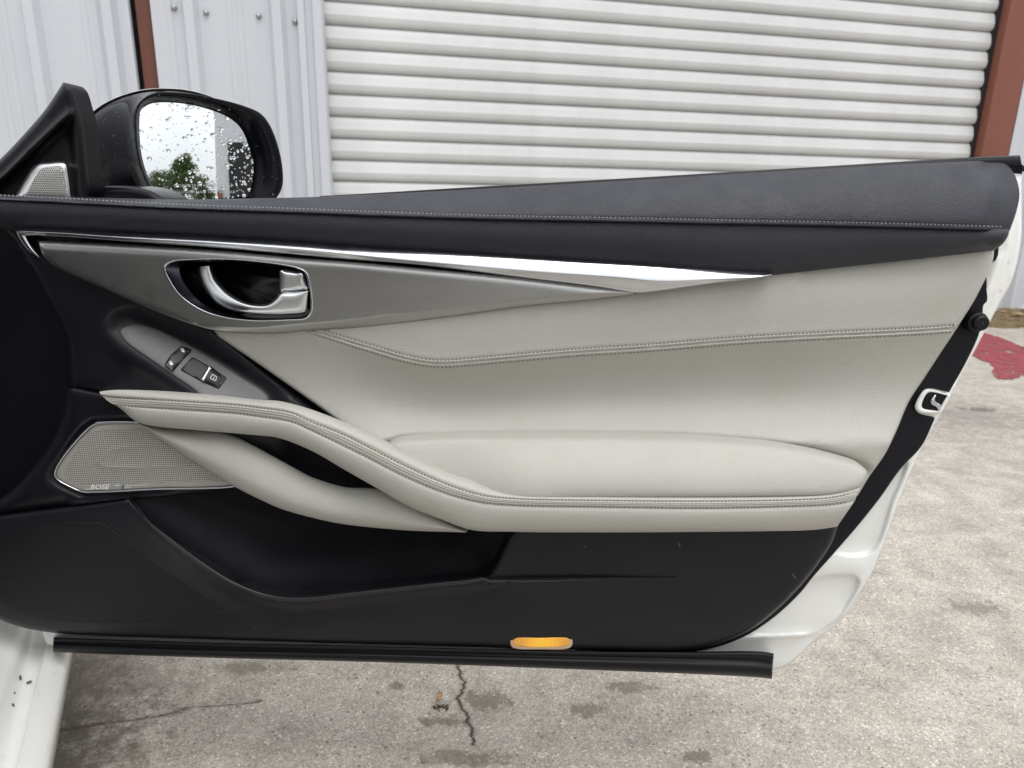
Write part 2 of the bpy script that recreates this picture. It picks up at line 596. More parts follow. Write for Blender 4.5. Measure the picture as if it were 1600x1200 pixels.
def concrete():
    nb = NB('weathered concrete')
    co = nb.coord()
    sx = nb.add('ShaderNodeSeparateXYZ'); nb.link(co, sx.inputs[0])
    X, Y = sx.outputs[0], sx.outputs[1]
    big = nb.noise(1.3, 6, 0.65)
    mid = nb.noise(9, 8, 0.7, dist=0.4)
    c = nb.ramp(big, [(0.30, (0.325, 0.294, 0.253)), (0.55, (0.402, 0.366, 0.318)), (0.75, (0.45, 0.415, 0.366))])
    c = nb.mix(0.68, c, nb.ramp(mid, [(0.28, (0.245, 0.222, 0.192)), (0.5, (0.398, 0.362, 0.315)), (0.72, (0.56, 0.518, 0.46))]))
    # worn, paler laitance streaks running across the slab
    st = nb.noise(3.0, 7, 0.7, nb.map(co, (0.7, 2.4, 1), rot=(0, 0, R(-8))), dist=0.6)
    c = nb.mix(nb.ramp(st, [(0.50, 0.0), (0.72, 0.6)]), c, (0.55, 0.512, 0.456))
    # aggregate: pale and dark grains
    v = nb.add('ShaderNodeTexVoronoi'); v.inputs['Scale'].default_value = 260
    nb.link(co, v.inputs['Vector'])
    sp = nb.add('ShaderNodeSeparateColor'); nb.link(v.outputs['Color'], sp.inputs[0])
    grain = nb.ramp(sp.outputs[0], [(0.0, 0.72), (0.5, 1.0), (0.90, 1.05), (0.96, 1.35), (1.0, 1.5)])
    c = nb.mix(1.0, c, grain, 'MULTIPLY')
    v2 = nb.add('ShaderNodeTexVoronoi'); v2.inputs['Scale'].default_value = 95
    nb.link(co, v2.inputs['Vector'])
    sp2 = nb.add('ShaderNodeSeparateColor'); nb.link(v2.outputs['Color'], sp2.inputs[0])
    pit = nb.math('MULTIPLY', nb.math('LESS_THAN', v2.outputs['Distance'], 0.26), nb.math('GREATER_THAN', sp2.outputs[1], 0.90))
    c = nb.mix(nb.math('MULTIPLY', pit, 0.7), c, (0.10, 0.075, 0.055))
    fine = nb.noise(420, 3, 0.7)
    v3 = nb.add('ShaderNodeTexVoronoi'); v3.inputs['Scale'].default_value = 620
    nb.link(co, v3.inputs['Vector'])
    sp3 = nb.add('ShaderNodeSeparateColor'); nb.link(v3.outputs['Color'], sp3.inputs[0])
    c = nb.mix(1.0, c, nb.ramp(sp3.outputs[2], [(0.0, 0.70), (0.35, 0.98), (0.8, 1.06), (1.0, 1.28)]), 'MULTIPLY')
    c = nb.mix(1.0, c, nb.ramp(fine, [(0.25, 0.72), (0.5, 1.0), (0.75, 1.25)]), 'MULTIPLY')
    # scattered damp spots
    dp = nb.noise(7.5, 8, 0.68, nb.map(co, (1, 1, 1), loc=(3.1, 1.7, 0)), dist=0.3)
    c = nb.mix(nb.ramp(dp, [(0.62, 0.0), (0.70, 0.38)]), c, (0.15, 0.132, 0.105))
    # damp stains and a crack where the slab has them, plus painted contact shade by the car
    wob = nb.noise(26, 8, 0.78)
    wob2 = nb.math('MULTIPLY', nb.math('SUBTRACT', wob, 0.5), 3.4)
    def blob(px, py, rx, ry, colr, strength, wobble=0.9, soft=0.25):
        nonlocal c
        g = ground_at(px, py)
        dx = nb.math('DIVIDE', nb.math('SUBTRACT', X, g.x), rx)
        dy = nb.math('DIVIDE', nb.math('SUBTRACT', Y, g.y), ry)
        r = nb.math('SQRT', nb.math('ADD', nb.math('MULTIPLY', dx, dx), nb.math('MULTIPLY', dy, dy)))
        r = nb.math('ADD', r, nb.math('MULTIPLY', wob2, wobble))
        m = nb.ramp(r, [(max(0.0, 0.5 - soft), strength), (0.5 + soft, 0.0)])
        c = nb.mix(m, c, colr)
    brown = (0.15, 0.118, 0.085)
    blob(100, 1085, 0.25, 0.34, (0.112, 0.088, 0.068), 0.72, 0.8, 0.34)  # wet stain with the car's contact shade painted into the colour
    blob(60, 1190, 0.30, 0.20, (0.116, 0.095, 0.075), 0.8, 1.0, 0.3)  # carries on the stain and painted shade towards the underside of the car
    blob(765, 1095, 0.075, 0.055, (0.156, 0.136, 0.102), 0.75, 0.9, 0.08)
    blob(690, 1128, 0.09, 0.022, (0.143, 0.119, 0.085), 0.7, 0.8, 0.1)
    blob(985, 1075, 0.07, 0.028, (0.143, 0.126, 0.095), 0.7, 1.0, 0.1)
    blob(925, 1110, 0.06, 0.035, (0.143, 0.126, 0.095), 0.65, 1.2, 0.1)
    blob(720, 1185, 0.13, 0.03, (0.129, 0.109, 0.082), 0.6, 1.1, 0.15)
    blob(620, 1073, 0.03, 0.025, (0.136, 0.122, 0.095), 0.7, 0.7, 0.12)
    blob(390, 1043, 0.12, 0.03, (0.136, 0.116, 0.088), 0.6, 1.0, 0.15)
    blob(1530, 640, 0.16, 0.07, (0.068, 0.058, 0.051), 0.8, 0.9, 0.15)
    blob(1515, 650, 0.75, 0.42, (0.170, 0.160, 0.146), 0.55, 0.9, 0.3)
    blob(1090, 1180, 0.05, 0.03, (0.122, 0.102, 0.075), 0.7, 0.9, 0.1)
    blob(1520, 950, 0.12, 0.05, (0.150, 0.136, 0.116), 0.6, 1.1, 0.12)
    a, b2 = ground_at(712, 1040), ground_at(738, 1165)
    k = (b2.x - a.x) / (b2.y - a.y)
    jag = nb.math('ADD', nb.math('MULTIPLY', nb.math('SUBTRACT', nb.noise(14, 6, 0.7, nb.map(co, (0.05, 1, 1))), 0.5), 0.085),
                  nb.math('MULTIPLY', nb.math('SUBTRACT', nb.noise(190, 3, 0.7, nb.map(co, (0.3, 1, 1))), 0.5), 0.005))
    lx = nb.math('ABSOLUTE', nb.math('ADD', nb.math('SUBTRACT', nb.math('SUBTRACT', X, a.x), nb.math('MULTIPLY', nb.math('SUBTRACT', Y, a.y), k)), jag))
    inr = nb.math('MULTIPLY', nb.math('GREATER_THAN', Y, b2.y), nb.math('LESS_THAN', Y, a.y + 0.8))
    halo = nb.math('MULTIPLY', nb.ramp(lx, [(0.0, 0.75), (0.008, 0.0)]), inr)
    c = nb.mix(halo, c, (0.10, 0.08, 0.056))
    core = nb.math('MULTIPLY', nb.ramp(lx, [(0.0008, 1.0), (0.0022, 0.0)]), inr)
    c = nb.mix(core, c, (0.025, 0.02, 0.016))
    # a second hairline by the sill
    g1 = ground_at(88, 1146)
    l2 = nb.math('ABSOLUTE', nb.math('ADD', nb.math('SUBTRACT', nb.math('SUBTRACT', Y, g1.y), nb.math('MULTIPLY', nb.math('SUBTRACT', X, g1.x), 0.30)), jag))
    c = nb.mix(nb.math('MULTIPLY', nb.ramp(l2, [(0.0015, 0.85), (0.005, 0.0)]), nb.math('LESS_THAN', X, g1.x + 0.34)), c, (0.06, 0.045, 0.03))
    h = nb.math('ADD', nb.math('MULTIPLY', fine, 0.35), nb.math('MULTIPLY', mid, 1.4))
    h = nb.math('SUBTRACT', h, nb.math('MULTIPLY', nb.math('ADD', pit, core), 0.9))
    rr = nb.ramp(dp, [(0.55, 0.82), (0.66, 0.5)])
    return setp(nb, c, rr, spec=0.35, normal=nb.bump(h, 0.55, 0.004))
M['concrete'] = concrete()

def metal_sheet(name, c, rough, streak=0.25):
    nb = NB(name)
    co = nb.coord()
    s = nb.noise(1.0, 6, 0.65, nb.map(co, (1.1, 1.1, 0.2)))
    c1 = nb.ramp(s, [(0.35, tuple(x * (1 - streak) for x in c)), (0.6, c), (0.8, tuple(min(1, x * 1.06) for x in c))])
    d = nb.noise(5, 7, 0.7)
    c1 = nb.mix(nb.ramp(d, [(0.6, 0.0), (0.8, 0.35)]), c1, tuple(x * 0.72 for x in c))
    return setp(nb, c1, nb.ramp(d, [(0.3, rough - 0.05), (0.7, rough + 0.1)]), spec=0.45, normal=nb.bump(nb.noise(2.2, 4, 0.5, nb.map(co, (1, 1, 0.4))), 0.25, 0.01))
M['wall_sheet'] = metal_sheet('pale grey sheet metal', (0.57, 0.585, 0.625), 0.38, 0.06)
M['shutter'] = metal_sheet('cream white shutter steel', (0.625, 0.632, 0.628), 0.36, 0.12)
M['red_oxide'] = metal_sheet('red oxide painted steel', (0.25, 0.085, 0.055), 0.55, 0.25)
M['red_oxide_dark'] = metal_sheet('old red oxide steel', (0.17, 0.06, 0.042), 0.6, 0.35)
M['galv'] = metal('zinc screw', (0.40, 0.40, 0.41), 0.45)
M['dark_void'] = plastic('dark interior', (0.012, 0.012, 0.013), 0.7)
nb = NB('dirt and dead leaves')
_n = nb.noise(14, 8, 0.75); _n2 = nb.noise(60, 4, 0.7)
M['dirt'] = setp(nb, nb.mix(0.5, nb.ramp(_n, [(0.3, (0.05, 0.035, 0.02)), (0.5, (0.20, 0.14, 0.075)), (0.72, (0.38, 0.29, 0.17))]), nb.ramp(_n2, [(0.3, (0.06, 0.045, 0.03)), (0.7, (0.36, 0.27, 0.16))])), 0.9, spec=0.2, normal=nb.bump(_n, 1.0, 0.03))
nb = NB('worn red ground paint')
_n = nb.noise(11, 7, 0.75, dist=0.5)
_c = nb.ramp(nb.noise(30, 5, 0.7), [(0.3, (0.19, 0.025, 0.035)), (0.7, (0.34, 0.055, 0.065))])
setp(nb, _c, 0.7)
_tr = nb.add('ShaderNodeBsdfTransparent'); _mx = nb.add('ShaderNodeMixShader')
nb.link(nb.ramp(_n, [(0.50, 0.0), (0.62, 0.85)]), _mx.inputs[0])
nb.link(nb.b.outputs[0], _mx.inputs[1]); nb.link(_tr.outputs[0], _mx.inputs[2])
nb.link(_mx.outputs[0], nb.n['Material Output'].inputs['Surface'])
M['red_paint'] = nb.m

# ------------------------------------------------------------------ ground
def grid_sheet(name, x0, x1, y0, y1, nx, ny, zf, mat, kind):
    V = [(x0 + (x1 - x0) * i / nx, y0 + (y1 - y0) * j / ny, zf(x0 + (x1 - x0) * i / nx, y0 + (y1 - y0) * j / ny)) for j in range(ny + 1) for i in range(nx + 1)]
    F = [(j * (nx + 1) + i, j * (nx + 1) + i + 1, (j + 1) * (nx + 1) + i + 1, (j + 1) * (nx + 1) + i) for j in range(ny) for i in range(nx)]
    o = mesh_obj(name, V, F, mat, uv=False)
    return tag(o, kind=kind)
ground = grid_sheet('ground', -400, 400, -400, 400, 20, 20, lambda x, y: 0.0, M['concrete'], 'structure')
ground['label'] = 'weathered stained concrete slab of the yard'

# ------------------------------------------------------------------ metal building behind
WAZ = R(77.5)
WD = Vector((math.sin(WAZ), math.cos(WAZ), 0))
WN = Vector((WD.y, -WD.x, 0))                      # faces the camera
WB = ground_at(1580, 490)
def WP(s, z, out=0.0):
    return WB + WD * s + WN * out + Vector((0, 0, z))
WALL_H = 4.6
building = empty('metal_building', tuple(WB))
tag(building, 'pale grey metal clad building wall with vertical ribs behind the car door', 'building')

def sheet_profile(s0, s1, ribs, minor=(), h=0.052, half=0.056, top=0.026):
    pr = [(s0, 0.0)]
    ev = [(r, 1) for r in ribs] + [(m, 0) for m in minor]
    for c, major in sorted(ev):
        if major:
            q = [(c - half, 0), (c - half + 0.004, 0.001), (c - top, h), (c + top, h), (c + half - 0.004, 0.001), (c + half, 0)]
        else:
            q = [(c - 0.022, 0), (c - 0.010, 0.006), (c + 0.010, 0.006), (c + 0.022, 0)]
        pr += [p for p in q if s0 < p[0] < s1]
    pr.append((s1, 0.0))
    return pr
def wall_panel(s0, s1, ribs, minor, out=0.05, z0=0.05, z1=WALL_H):
    pr = sheet_profile(s0, s1, ribs, minor)
    rows = [np.array([tuple(WP(s, z, out + o)) for s, o in pr]) for z in (z0, z1)]
    rows.append(np.array([tuple(WP(s, z1, out - 0.04)) for s, o in pr]))
    rows.append(np.array([tuple(WP(s, z0, out - 0.04)) for s, o in pr]))
    rows.append(rows[0])
    return loft('wall_panel', rows, M['wall_sheet'], building, sharp=20)
def px_s(x, y):
    p = hit_plane(x, y, WB + WN * 0.05, WN)
    return (p - WB).dot(WD)
rib = [px_s(57, 70), px_s(196, 70), px_s(302, 70), px_s(436, 70)]
sp_ = rib[1] - rib[0]
wall_panel(-12.0, -7.088, [rib[0] - k * sp_ for k in range(9)] + [-7.20], [rib[0] - sp_ * (k + f) for k in range(-1, 9) for f in (0.3, 0.42)])
wall_panel(-6.965, -6.105, [rib[2], rib[3]], [-6.86, rib[2] + 0.23, rib[2] + 0.29])
wall_panel(-0.435, 6.0, [-0.12 + k * 0.46 for k in range(13)], [-0.12 + k * 0.46 + f for k in range(13) for f in (0.16, 0.28)])
# jamb trim left of the door, its folds
pr = [(-6.105, 0.05), (-6.10, 0.085), (-6.06, 0.085), (-6.052, 0.066), (-6.015, 0.066), (-6.005, 0.094), (-5.955, 0.094), (-5.945, 0.08), (-5.935, 0.0)]
rows = [np.array([tuple(WP(s, z, o)) for s, o in pr]) for z in (0.0, WALL_H)]
loft('jamb_trim', rows, M['wall_sheet'], building, sharp=20)
def wall_box(name, s0, s1, z0, z1, o0, o1, mat, parent=building, bev=0.006):
    V = [WP(s, z, o) for z in (z0, z1) for s, o in ((s0, o0), (s1, o0), (s1, o1), (s0, o1))]
    F = [(3, 2, 1, 0), (4, 5, 6, 7), (0, 1, 5, 4), (1, 2, 6, 5), (2, 3, 7, 6), (3, 0, 4, 7)]
    o = mesh_obj(name, V, F, mat, parent, smooth_shade=False)
    fix_normals(o)
    if bev: bevel(o, bev, 2)
    return o
wall_box('back_void', -7.2, -6.9, 0.0, WALL_H, -0.14, -0.10, M['dark_void'], bev=0)
wall_box('steel_post', -7.058, -6.975, 0.0, WALL_H, -0.06, 0.02, M['red_oxide_dark'])
wall_box('door_post', -0.715, -0.445, 0.0, WALL_H, -0.12, 0.055, M['red_oxide'])
wall_box('door_guide', -0.744, -0.716, 0.0, 3.5, -0.10, -0.018, M['dark_void'], bev=0)
wall_box('base_trim', -0.44, 6.0, 0.0, 0.055, 0.0, 0.095, M['shutter'])
wall_box('lintel', -6.1, -0.4, 3.45, WALL_H, -0.08, 0.06, M['wall_sheet'])
wall_box('roof_edge', -12.1, 6.1, WALL_H, WALL_H + 0.18, -6.0, 0.22, M['wall_sheet'])
wall_box('side_wall', -12.05, -11.95, 0.0, WALL_H, -6.0, -0.02, M['wall_sheet'])
for sx_, sy_ in ((272, 12), (322, 20), (404, 25), (461, 34)):
    p = hit_plane(sx_, sy_, WB + WN * 0.055, WN)
    V, F = tube_verts([p - WN * 0.01, p + WN * 0.004, p + WN * 0.012, p + WN * 0.016], [0.017, 0.017, 0.013, 0.006], 10)
    mesh_obj('screw', V, F, M['galv'], building)

# roll-up door
rollup = empty('roll_up_door', tuple(WP(-3.3, 0, -0.05)))
tag(rollup, 'closed cream white roll-up door of horizontal corrugated slats behind the car door', 'roll-up door', kind='thing')
PITCHZ = 0.1409
def slat_profile():
    pts = ((0.0, -0.008), (0.035, 0.003), (0.065, 0.014), (0.10, 0.0215), (0.15, 0.0262), (0.22, 0.0290), (0.31, 0.0308), (0.37, 0.0322), (0.41, 0.0325), (0.46, 0.0300), (0.55, 0.0268), (0.70, 0.0222), (0.83, 0.0170), (0.91, 0.0110), (0.96, 0.002), (1.0, -0.008))
    return [(t * PITCHZ, o) for t, o in pts]
sl_mesh = None
k = 0
z0 = 1.023 - PITCHZ * 7
while z0 + k * PITCHZ < 3.5:
    zz = z0 + k * PITCHZ
    if sl_mesh is None:
        rows = [np.array([tuple(WP(s, zz + z, -0.06 + o)) for s in (-5.96, -4.6, -3.3, -2.0, -0.72)]) for z, o in slat_profile()]
        rows.append(rows[-1] - np.array(WN) * 0.03)
        o = loft('slat', rows, M['shutter'], rollup)
        sl_mesh, sl0 = o, zz
    else:
        o = sl_mesh.copy()
        col.objects.link(o)
        o.parent = rollup
        o.location = (0, 0, zz - sl0)
    k += 1

# dirt and leaf litter along the wall foot, worn red paint on the slab
V, F = [], []
nx = 80
for i in range(nx + 1):
    s = -0.9 + i * 7.0 / nx
    for j, (o, h) in enumerate(((0.02, 0.05), (0.12, 0.06), (0.25, 0.045), (0.40, 0.03), (0.55, 0.012), (0.66, -0.004))):
        p = WP(s, 0, o + random.uniform(-0.05, 0.05) * (j > 0))
        p.z = h + (random.uniform(-0.015, 0.02) if j < 5 else -0.002)
        V.append(p)
for i in range(nx):
    for j in range(5):
        a = i * 6 + j
        F.append((a, a + 1, a + 7, a + 6))
tag(mesh_obj('dirt_strip', V, F, M['dirt'], uv=False), 'brown dirt heaped along the foot of the metal wall', kind='structure')
nb = NB('dead leaves')
_oi = nb.add('ShaderNodeNewGeometry')
M['dead_leaf'] = setp(nb, nb.ramp(_oi.outputs['Random Per Island'], [(0.0, (0.10, 0.06, 0.03)), (0.5, (0.26, 0.17, 0.08)), (1.0, (0.45, 0.35, 0.2))]), 0.8)
V, F = [], []
for i in range(900):
    p = WP(random.uniform(-0.6, 4.5), 0, abs(random.gauss(0.3, 0.22)) + 0.1)
    p.z = 0.02 + random.uniform(0, 0.06)
    a = random.uniform(0, 6.28); L = random.uniform(0.02, 0.05); t = random.uniform(-0.5, 0.5)
    d = Vector((math.cos(a), math.sin(a), t * 0.6)) * L; e = Vector((-math.sin(a), math.cos(a), random.uniform(-0.4, 0.4))) * L * 0.4
    b = len(V); V += [p - d, p + e, p + d, p - e]; F.append((b, b + 1, b + 2, b + 3))
tag(mesh_obj('leaf_litter', V, F, M['dead_leaf'], uv=False), 'scattered dead leaves on the dirt by the wall', 'leaves', kind='stuff')
out = cr([(1500, 515), (1530, 519), (1562, 528), (1600, 543), (1680, 565), (1760, 590), (1740, 606), (1640, 592), (1600, 588), (1578, 594), (1552, 588), (1551, 572), (1530, 562), (1512, 553), (1495, 545)], 3, True)
V = []
for q in out:
    g = ground_at(q[0] + random.uniform(-2, 2), q[1] + random.uniform(-1.2, 1.2)); g.z = 0.004; V.append(g)
tag(mesh_obj('red_paint_marking', V, [list(range(len(V)))], M['red_paint'], uv=False), 'worn red paint patch on the concrete near the wall', kind='structure')

# ------------------------------------------------------------------ the open car door
CARL = Vector((-0.5606, 0.6756, 0))
CAR_RZ = math.atan2(0.456, 0.89)
car = empty('car', tuple(CARL))
tag(car, 'white car with its front door swung open, showing pale leather armrest and chrome handle', 'car')

def stitch(name, curve, surf, mat, parent, pitch=5.6, length=0.62, rad=0.00055, lift=0.0002, slant=0.0):
    """a row of thread stitches lying on a surface along a curve"""
    c = np.asarray(curve)
    L = np.linalg.norm(np.diff(c, axis=0), axis=1).sum()
    n = int(L / pitch)
    c2 = resample(c, n * 10 + 1)
    V, F = [], []
    half = max(1, int(round(10 * length / 2)))
    for i in range(n):
        a, b = c2[i * 10 + 5 - half], c2[i * 10 + 5 + half]
        t = (b - a) / max(1e-6, np.linalg.norm(b - a))
        nn = np.array([-t[1], t[0]]) * slant
        pa, na = on(surf, *(a - nn)); pb, nb_ = on(surf, *(b + nn))
        if pa is None or pb is None or (pa - pb).length > 0.02: continue
        d = (pb - pa); nv = (na + nb_).normalized(); sd = d.cross(nv).normalized() * rad
        m = (pa + pb) / 2
        b0 = len(V)
        up = nv * (lift + rad * 1.4)
        lo = nv * (-0.0003)
        V += [pa + lo, m - d * 0.22 + up, m + d * 0.22 + up, pb + lo,
              m - d * 0.30 + sd + nv * lift, m + d * 0.30 + sd + nv * lift, m - d * 0.30 - sd + nv * lift, m + d * 0.30 - sd + nv * lift]
        F += [(b0, b0 + 4, b0 + 1), (b0 + 1, b0 + 4, b0 + 5, b0 + 2), (b0 + 2, b0 + 5, b0 + 3),
              (b0, b0 + 1, b0 + 6), (b0 + 1, b0 + 2, b0 + 7, b0 + 6), (b0 + 2, b0 + 3, b0 + 7)]
    o = mesh_obj(name, V, F, mat, parent)
    o['kind'] = 'stuff'
    return o

def offset(c, d):
    c = np.asarray(c)
    t = np.gradient(c, axis=0)
    t /= np.linalg.norm(t, axis=1)[:, None]
    return c + np.stack([-t[:, 1], t[:, 0]], 1) * d      # +d is below a left-to-right curve

def along(c, offs, step=5):
    c = np.asarray(c)
    L = np.linalg.norm(np.diff(c, axis=0), axis=1).sum()
    r = resample(c, max(3, int(L / step)))
    return np.concatenate([offset(r, o) for o in offs])

def gauss(x, s): return np.exp(-(x / s) ** 2)

# ---- painted shell
RIGHT = [(1597, 275), (1597, 330), (1596, 375), (1583, 435), (1562, 474), (1542, 512), (1512, 569), (1487, 616)]
RIGHT2 = [(1471, 645), (1440, 702), (1407, 778), (1385, 840), (1364, 893), (1340, 932), (1310, 974), (1276, 999), (1249, 1025), (1229, 1040), (1208, 1047)]
so = np.concatenate([
    cr([(-60, 330), (200, 330), (520, 322), (1060, 290), (1400, 272), (1597, 275)], 12, corners=()),
    cr(RIGHT, 5)[1:], cr(RIGHT2, 5),
    cr([(1208, 1047), (700, 1030), (400, 1022), (100, 1014)], 14)[1:],
    cr([(90, 1012), (72, 1006), (63, 985), (50, 960), (20, 930), (-60, 920)], 6)])
emb1 = cr([(1284, 902), (1336, 901), (1341, 908), (1332, 932), (1312, 965), (1290, 985), (1255, 991), (1180, 993), (1120, 985), (1200, 930)], 5, True)
emb2 = cr([(1392, 790), (1372, 850), (1358, 864), (1312, 865), (1290, 850), (1330, 800), (1370, 740), (1415, 722)], 5, True)
edge_r = cr([(1585, 370), (1572, 405), (1557, 452), (1530, 500)], 5)
def w_shell(x, y, d):
    q = np.stack([x, y], 1)
    w = np.zeros(len(x))
    w -= 0.078 * smooth(-10, 14, sdist(q, np.array([(-200, 325.), (60, 345.), (1000, 420), (1000, 930), (300, 960), (40, 900), (-200, 900)])))
    w -= 0.009 * smooth(-4.5, 4.5, sdist(q, emb1))
    w -= 0.007 * smooth(-4.5, 4.5, sdist(q, emb2))
    w -= 0.012 * smooth(-4, 5, y - yat(np.array([(1100, 1000.), (1250, 994), (1280, 988), (1320, 960)]), x)) * (x > 1050)
    # flange step along the upper rear edge
    fl = np.array([(1590, 300.), (1580, 372), (1571, 412), (1558, 450), (1538, 492), (1512, 540), (1470, 616)])
    xe = np.interp(y, fl[:, 1], fl[:, 0])
    w -= 0.014 * smooth(-3, 3, x - xe) * (y < 600)
    w += 0.004 * gauss(x - xe + 14, 5) * (y < 560) * (y > 400)
    return w
ex = np.concatenate([along(np.vstack([emb1, emb1[:1]]), (-5, -2.5, 0, 2.5, 5), 5), along(np.vstack([emb2, emb2[:1]]), (-5, -2.5, 0, 2.5, 5), 5),
                     along(np.array([(1588, 300.), (1580, 372), (1571, 412), (1558, 450), (1538, 492), (1512, 540)]), (-3, 0, 3, 10, 14, 18), 6),
                     along(np.array([(1100, 1000.), (1250, 994), (1280, 988), (1320, 960)]), (-4, 0, 4), 6)])
shell = patch('door', so, w_shell, M['white_paint'], car, 22, roll=9, depth=0.07, extra=ex, rollw=0.008)
shell['label'] = 'open white door seen from its inner side'
door = shell
# outer skin bulging away behind the shell
rows = []
rim = resample(np.vstack([so, so[:1]]), 161)[:-1]
cen = rim.mean(0)
for k, (sc_, w) in enumerate(((0.995, -0.02), (1.0, -0.05), (0.985, -0.085), (0.93, -0.12), (0.7, -0.145), (0.3, -0.155), (0.02, -0.156))):
    rows.append(np.array([tuple(P(*(cen + (r - cen) * sc_), -0.0) + DW * w) for r in rim]))
loft('outer_skin', rows, M['white_paint'], door, closed_u=True)

# ---- black sheet between lining and shell
lo_ = np.concatenate([
    cr([(1500, 380), (1558, 380), (1560, 395), (1557, 406), (1548, 412), (1542, 428), (1542, 471), (1537, 476), (1535, 500), (1529, 524), (1509, 567), (1483, 613)], 5, corners=(0,)),
    cr([(1483, 613), (1447, 607), (1437, 617), (1429, 637), (1436, 646), (1460, 652)], 4, corners=(0,)),
    cr([(1460, 656), (1440, 697), (1407, 733), (1375, 778), (1340, 822), (1300, 868), (1270, 902), (1249, 928), (1205, 968), (1154, 999), (1080, 1019), (900, 1016), (900, 700), (1300, 600)], 6, corners=(0, 11, 12, 13))])
w_lin = lambda x, y, d: 0.004 + 0.003 * gauss(y - 730, 40)
liner = patch('seal_sheet', lo_, w_lin, M['liner'], door, 16, roll=3, depth=0.012, rollw=0.002)

# ---- latch: white surround, dark slot, bright tongue
def ring_patch(name, oa, ob, wa, wb, mat, parent, steps=((0, 0), (0.5, 1), (1, 0)), n=64):
    oa = resample(np.vstack([oa, oa[:1]]), n + 1)[:-1]; ob = resample(np.vstack([ob, ob[:1]]), n + 1)[:-1]
    rows = []
    for t, h in steps:
        rows.append(PN(oa * (1 - t) + ob * t, wa * (1 - t) + wb * t + h))
    return loft(name, rows, mat, parent, closed_u=True)
lat_o = cr([(1447, 608), (1486, 617), (1478, 632), (1470, 646), (1436, 645), (1429, 637), (1437, 617)], 2.5, True, corners=(1, 3))
lat_i = cr([(1452, 613), (1480, 618), (1474, 628), (1466, 642), (1442, 638), (1440, 634), (1446, 618)], 2.5, True, corners=(1, 3))
latch = ring_patch('latch', lat_o, lat_i, 0.009, 0.010, M['white_paint'], door, ((0, -0.012), (0.05, 0), (0.5, 0.002), (1, 0), (1.02, -0.03)))
patch('latch_slot', cr([(1451, 613), (1480, 617), (1470, 645), (1440, 638)], 3, True, corners=(0, 1, 2, 3)), lambda x, y, d: 0.0088 + 0 * x, M['rubber'], latch, 5, depth=0.01)
lb = cr([(1458, 619), (1463, 616), (1462, 626), (1470, 632), (1468, 643), (1462, 636), (1455, 632), (1453, 627)], 2, True)
patch('latch_tongue', lb, lambda x, y, d: 0.0115 + 0.002 * smooth(0, 4, d), M['chrome'], latch, 3, roll=2, depth=0.006, rollw=0.002)
# bump stop
pc = P(1521, 500, 0.0); pu = DW
for nm, (r0, r1, h0, h1), mt, par in (('bump_stop', (0.0105, 0.0098, 0.006, 0.026), M['rubber'], door),):
    base = P(1519, 501, 0.006)
    V, F = tube_verts([base, base + DW * 0.012, base + DW * 0.0135, base + DW * 0.019, base + DW * 0.0205], [0.0125, 0.0120, 0.0095, 0.0092, 0.0075], 24)
    bs = mesh_obj(nm, V, F, mt, par, sharp=40)
    V, F = tube_verts([base + DW * 0.0203, base + DW * 0.0209], [0.0014, 0.0014], 10)
    mesh_obj('hole', V, F, M['dark_void'], bs)

# ---- sill seal under the lining
st = cr([(84, 996), (300, 1003), (600, 1010), (900, 1017), (1080, 1018), (1192, 1018), (1209, 1021)], 12)
sm = cr([(83, 1003), (300, 1012), (600, 1019), (900, 1026), (1080, 1030), (1190, 1034), (1206, 1037)], 12)
sb = cr([(83, 1019), (300, 1027), (600, 1035), (900, 1046), (1080, 1053), (1190, 1059), (1206, 1061)], 12)
N = 120
ST, SM, SB = resample(st, N), resample(sm, N), resample(sb, N)
rows = [PN(ST, 0.0), PN(ST, 0.020), PN(ST * 0.7 + SM * 0.3, 0.026), PN(ST * 0.25 + SM * 0.75, 0.022), PN(SM, 0.017), PN(SM * 0.85 + SB * 0.15, 0.021), PN(SM * 0.5 + SB * 0.5, 0.026), PN(SM * 0.1 + SB * 0.9, 0.019), PN(SB, 0.012), PN(SB, 0.004), PN(SB * 0.7 + SM * 0.3, 0.0)]
seal = loft('sill_seal', rows, M['rubber'], door)
def endcap(o, rows, idx, mat):
    V = [r[idx] for r in rows]
    mesh_obj('seal_end', V, [list(range(len(V)))], mat, o, smooth_shade=False)
endcap(seal, rows, 0, M['rubber']); endcap(seal, rows, -1, M['rubber'])

# ---- dark lower lining with the pocket cut out of it
POCK = cr([(200, 776), (214, 790), (236, 816), (270, 843), (320, 880), (371, 911), (422, 929), (472, 933), (540, 926), (602, 919), (680, 910), (750, 902), (764, 897), (775, 880), (788, 853), (800, 828)], 5)
lower_o = np.concatenate([
    cr([(-70, 818), (0, 806), (101, 793), (198, 780)], 10)[:-1], POCK,
    cr([(800, 826), (900, 815), (1100, 812), (1312, 815)], 12, corners=(0, 3))[1:],
    cr([(1312, 815), (1300, 848), (1278, 882), (1250, 917), (1213, 954), (1175, 983), (1130, 1003), (1085, 1014), (1040, 1018)], 6)[1:],
    cr([(1040, 1018), (900, 1015), (600, 1007), (300, 998), (150, 993), (78, 988), (34, 980), (0, 968), (-35, 945), (-70, 900)], 8)[1:]])
crease = cr([(200, 776), (270, 843), (371, 911), (472, 933), (602, 919), (764, 903), (940, 903), (1060, 902)], 6)
